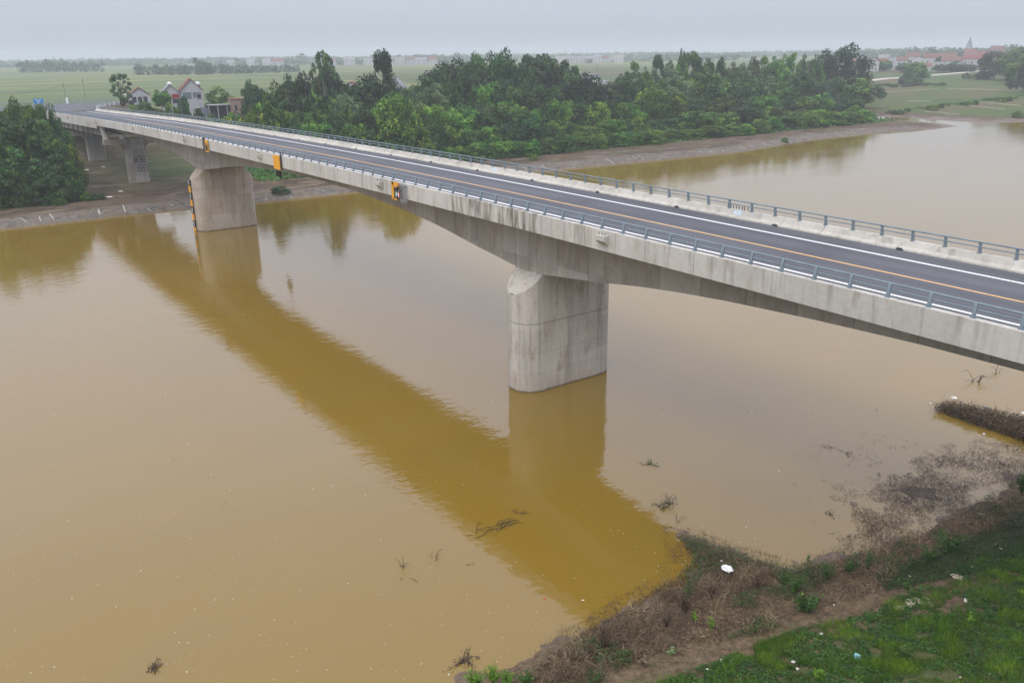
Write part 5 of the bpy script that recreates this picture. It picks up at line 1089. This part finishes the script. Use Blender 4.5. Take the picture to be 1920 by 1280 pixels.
drift(930, 988, 1.9, 16, 'long dark branch lying in the reflection of the bridge', ang=AX, h=.16, leafy=60); drift(893, 1000, .7, 3, 'short forked stick sticking up at the left end of the long branch', h=.75); drift(975, 962, .7, 6, 'floating tuft at the right end of the long branch', h=.1, leafy=30)
drift(755, 1062, .7, 8, 'small twiggy tuft standing in the open water', h=.6); drift(816, 1045, .8, 6, 'thin tilted twigs right of the small tuft', h=.7, mat='twig'); drift(760, 1085, .8, 6, 'faint twigs just breaking the water below the small tuft', h=.08); drift(885, 1058, .5, 5, 'faint twigs between the tilted twigs and the long branch', h=.06)
drift(1255, 945, .8, 20, 'tangled brown root clump standing in the water', 'twig', .8, leafy=40); drift(1240, 950, .9, 10, 'green edged branch under the root clump', 'twig', .35, leafy=60); drift(1272, 978, .7, 5, 'dark crooked stick between the root clump and the spit', h=.5); drift(1222, 870, .7, 8, 'dark green floating plant alone on the water', h=.12, leafy=90)
drift(1636, 772, 1.6, 1, 'lone stick floating in front of the drift pile', 'debris', .04, ang=-1.2); drift(1830, 716, 1.2, 9, 'thin reeds standing in the water below the parapet', h=1.0); drift(1870, 700, 1.0, 4, 'few reed stems close under the parapet at the right', h=.8); drift(420, 941, 1.3, 3, 'flat stick floating far out at the left', h=.03, ang=-.9); drift(156, 927, .8, 2, 'small stick floating at the far left', h=.03, ang=-.9)
drift(872, 1238, 1.2, 10, 'dark rotten branch half under water at the bottom edge', h=.22, ang=1.9, leafy=110); drift(288, 1256, 1.0, 7, 'small leafy twigs floating near the bottom left', 'twig', .15, ang=-.7, leafy=70); drift(1135, 935+200, .5, 2, 'thin twig floating near the brush', h=.03); drift(360, 1133, .6, 1, 'short twig floating at the lower left', h=.03)
drift(1590, 850, .8, 8, 'dark twigs breaking the water left of the drifted mat', h=.08, leafy=40); drift(1550, 838, .7, 6, 'dark twigs furthest left of the drifted mat', h=.06, leafy=30); drift(1560, 965, .7, 6, 'dark twigs in the shallows below the scattered litter', h=.1, leafy=20)
# the drift pile
rp_ = np.random.RandomState(5); PPp = [(1750, 770), (1775, 762), (1830, 772), (1890, 785), (1960, 800), (1960, 846), (1900, 822), (1840, 802), (1790, 784)]
dp = empty('drift_pile', tuple(nearpos(1850, 795, 0))); tag(dp, 'long pile of dead branches and rubbish stretching in from the right edge', 'drift pile')
O_ = np.array(dp.location); P = pxscatter(PPp, 3800, rp_, .0)-O_; P[:, 2] = rp_.uniform(0, .55, len(P)); Q_, _ = strands(P, np.stack([rp_.normal(size=len(P)), rp_.normal(size=len(P)), rp_.normal(size=len(P))*.5+.35], -1), 3, rp_.uniform(.3, 1.0, len(P)), .014, rp_, .3, .8)
link('branches', quads('branches', Q_, np.clip(rp_.normal(size=len(Q_))*.25+.28, 0, 1)), M['twig'], dp)['kind'] = 'stuff'
P = pxscatter(PPp, 6500, rp_, .0)-O_; P[:, 2] = rp_.uniform(0, .6, len(P)); link('leaf_litter', quads('leaf_litter', leaves(P, rp_.normal(size=P.shape), rp_.uniform(.04, .11, len(P)), 2, rp_), np.clip(rp_.normal(size=len(P))*.25+.3, 0, 1)), M['debris'], dp)['kind'] = 'stuff'
# litter
def bag(px, py, s, mat, lab, z=None, seed=0, fl=.6, nm='plastic_bag', cat='bag', up_=.1):
    rg = np.random.RandomState(seed+int(px)); q = nearpos(px, py, z); m = MB(); R = []
    for u, rad in ((-.35, .6), (-.1, .95), (.1, 1), (.35, .9), (.55, .7), (.75, .35)): R.append([(s*rad*math.cos(a)*rg.uniform(.6, 1.3), s*rad*.75*math.sin(a)*rg.uniform(.6, 1.3), s*fl*(u+rg.normal()*.13)) for a in np.linspace(0, 6.283, 13, endpoint=False)])
    o = m.loft(R).build(nm, mat, loc=(q[0], q[1], q[2]+up_), smooth=False); tag(o, lab, cat); return o
def block(px, py, w, d, h, mat, lab, nm='foam_block', cat='foam block', up_=.08):
    q = nearpos(px, py); m = MB(); r_ = random.Random(int(px*py)); w *= .75; d *= .75; h *= .75; c = [(x*w+r_.uniform(-.12, .12)*w, y*d+r_.uniform(-.12, .12)*d, z_*h+r_.uniform(-.1, .1)*h) for z_ in (-.5, .5) for x, y in ((-.5, -.5), (.5, -.5), (.5, .5), (-.5, .5))]
    m.add(c, [(3, 2, 1, 0), (4, 5, 6, 7), (0, 1, 5, 4), (1, 2, 6, 5), (2, 3, 7, 6), (3, 0, 4, 7)]); o = m.build(nm, mat, loc=(q[0], q[1], q[2]+up_), bevel=.01); o.rotation_euler = (r_.uniform(-.2, .2), r_.uniform(-.2, .2), r_.uniform(0, 3)); tag(o, lab, cat); return o
M['foam'] = flat('dirty white foam', (.62, .60, .56), .8, .2, .12, 9); M['teal'] = flat('faded teal plastic', (.2, .42, .42), .6, .3, .1, 5); M['bluebag'] = flat('blue plastic', (.05, .14, .22), .5, .4, .3, 8)
bag(1362, 1080, .34, M['white'], 'crumpled white plastic bag on the brown brush of the spit', up_=.45); bag(1352, 1060, .06, M['white'], 'small white scrap just above the white bag', up_=.3, nm='scrap', cat='scrap')
bag(1787, 757, .2, M['white'], 'white plastic bag on the tip of the drift pile', 0, up_=.5); bag(1848, 776, .17, M['bluebag'], 'dark blue plastic bag on the drift pile', 0, up_=.5); bag(1745, 756, .09, M['white'], 'small white float in front of the drift pile', 0, nm='float', cat='float', up_=0); bag(1830, 775, .12, M['teal'], 'pale blue scrap on the drift pile', 0, nm='scrap', cat='scrap', up_=.45)
bag(1845, 813, .1, M['white'], 'white float on the water below the drift pile', 0, nm='float', cat='float', up_=0); bag(1915, 786, .16, M['white'], 'white bag on the drift pile at the right edge', 0, up_=.5)
block(1607, 1236, .28, .24, .3, M['teal'], 'faded teal plastic box in the grass', 'plastic_box', 'box', .15)
for a in [(1810, 1128, .32, .16, .12, 'pale foam block lying in the grass right of the stones'), (1823, 1066, .2, .15, .12, 'small pale block on the dark ground cover'), (1876, 1246, .3, .2, .06, 'flat grey white piece near the bottom right corner'), (1487, 1243, .2, .14, .1, 'white lump left of the teal box'), (1495, 1256, .16, .1, .08, 'white chip below the white lump'),
          (1540, 1190, .2, .15, .1, 'white scrap above the teal box'), (1352, 1240, .16, .14, .1, 'pale stone beside the path'), (1326, 1257, .14, .1, .08, 'small pale lump at the lower end of the path'), (1706, 1082, .22, .1, .06, 'white strip in the brush left of the dark cover'), (1830, 1038, .16, .1, .06, 'white scrap on the dark bank at the right'), (1868, 1022, .2, .1, .05, 'pale leaf like scraps on the dark bank'), (1875, 1030, .2, .12, .05, 'second pale scrap beside the leaf like ones'),
          (1415, 1166, .1, .08, .06, 'tiny white chip in the brush left of the shrub'), (1563, 1136, .1, .08, .05, 'tiny white chip right of the leafy shrub'), (1800, 1272, .12, .1, .05, 'tiny white chip at the bottom edge'), (1856, 1265, .24, .05, .04, 'thin white strip near the bottom right corner')]:
    block(a[0], a[1], a[2], a[3], a[4], M['foam'], a[5], nm='scrap' if 'scrap' in a[5] or 'chip' in a[5] or 'strip' in a[5] or 'piece' in a[5] else ('stone' if 'stone' in a[5] else 'foam_block'), cat='scrap' if 'scrap' in a[5] or 'chip' in a[5] or 'strip' in a[5] or 'piece' in a[5] else ('stone' if 'stone' in a[5] else 'foam block'))
stonem = flat('pale sandstone', (.36, .31, .24), .9, .2, .2, 4)
for i, (px, py, s, lb) in enumerate([(1690, 1139, .2, 'leftmost flat sandstone slab in the grass'), (1708, 1133, .3, 'large flat sandstone slab in the grass'), (1726, 1129, .24, 'flat sandstone slab right of the large one'), (1738, 1125, .18, 'rightmost flat sandstone slab in the grass'), (1800, 1083, .3, 'flat pale stone further up the bank'), (1745, 1134, .15, 'small stone below the rightmost slab'), (1700, 1142, .12, 'small stone below the large slab')]):
    q = nearpos(px, py); rock('stone_slab', q[0], q[1], s, stonem, lb, 'stone', None, i+40, .22, q[2]+.03, 1.7)
t = nearpos(1021, 1122, 0); tag(MB().obox((0, 0, .01), (.05, .01, 0), (-.01, .04, 0), (0, 0, .01)).build('scrap', M['red'], loc=tuple(t)), 'tiny red scrap floating by the edge of the reflection', 'scrap')
# every object gets a centre of its own check and the air is closed round the scene
hz = MB().box(-7300, 7300, -7300, 7300, -8, 60).build('haze', None) if 0 else None
me = MB().box(-7300, 7300, -7300, 7300, -8, 62).mesh('haze'); hm = bpy.data.materials.new('river haze'); hm.use_nodes = True; t_ = hm.node_tree; t_.nodes.remove(t_.nodes['Principled BSDF'])
pv = t_.nodes.new('ShaderNodeVolumePrincipled'); pv.inputs['Color'].default_value = (.70, .75, .81, 1); pv.inputs['Density'].default_value = HAZE; pv.inputs['Anisotropy'].default_value = 0.0
t_.links.new(pv.outputs[0], t_.nodes['Material Output'].inputs['Volume']); hz = link('haze', me, hm); tag(hz, 'thin pale haze lying over river and plain', None, None, 'stuff')
for o in list(bpy.data.objects):
    if o.get('_look') is not None: del o['_look']
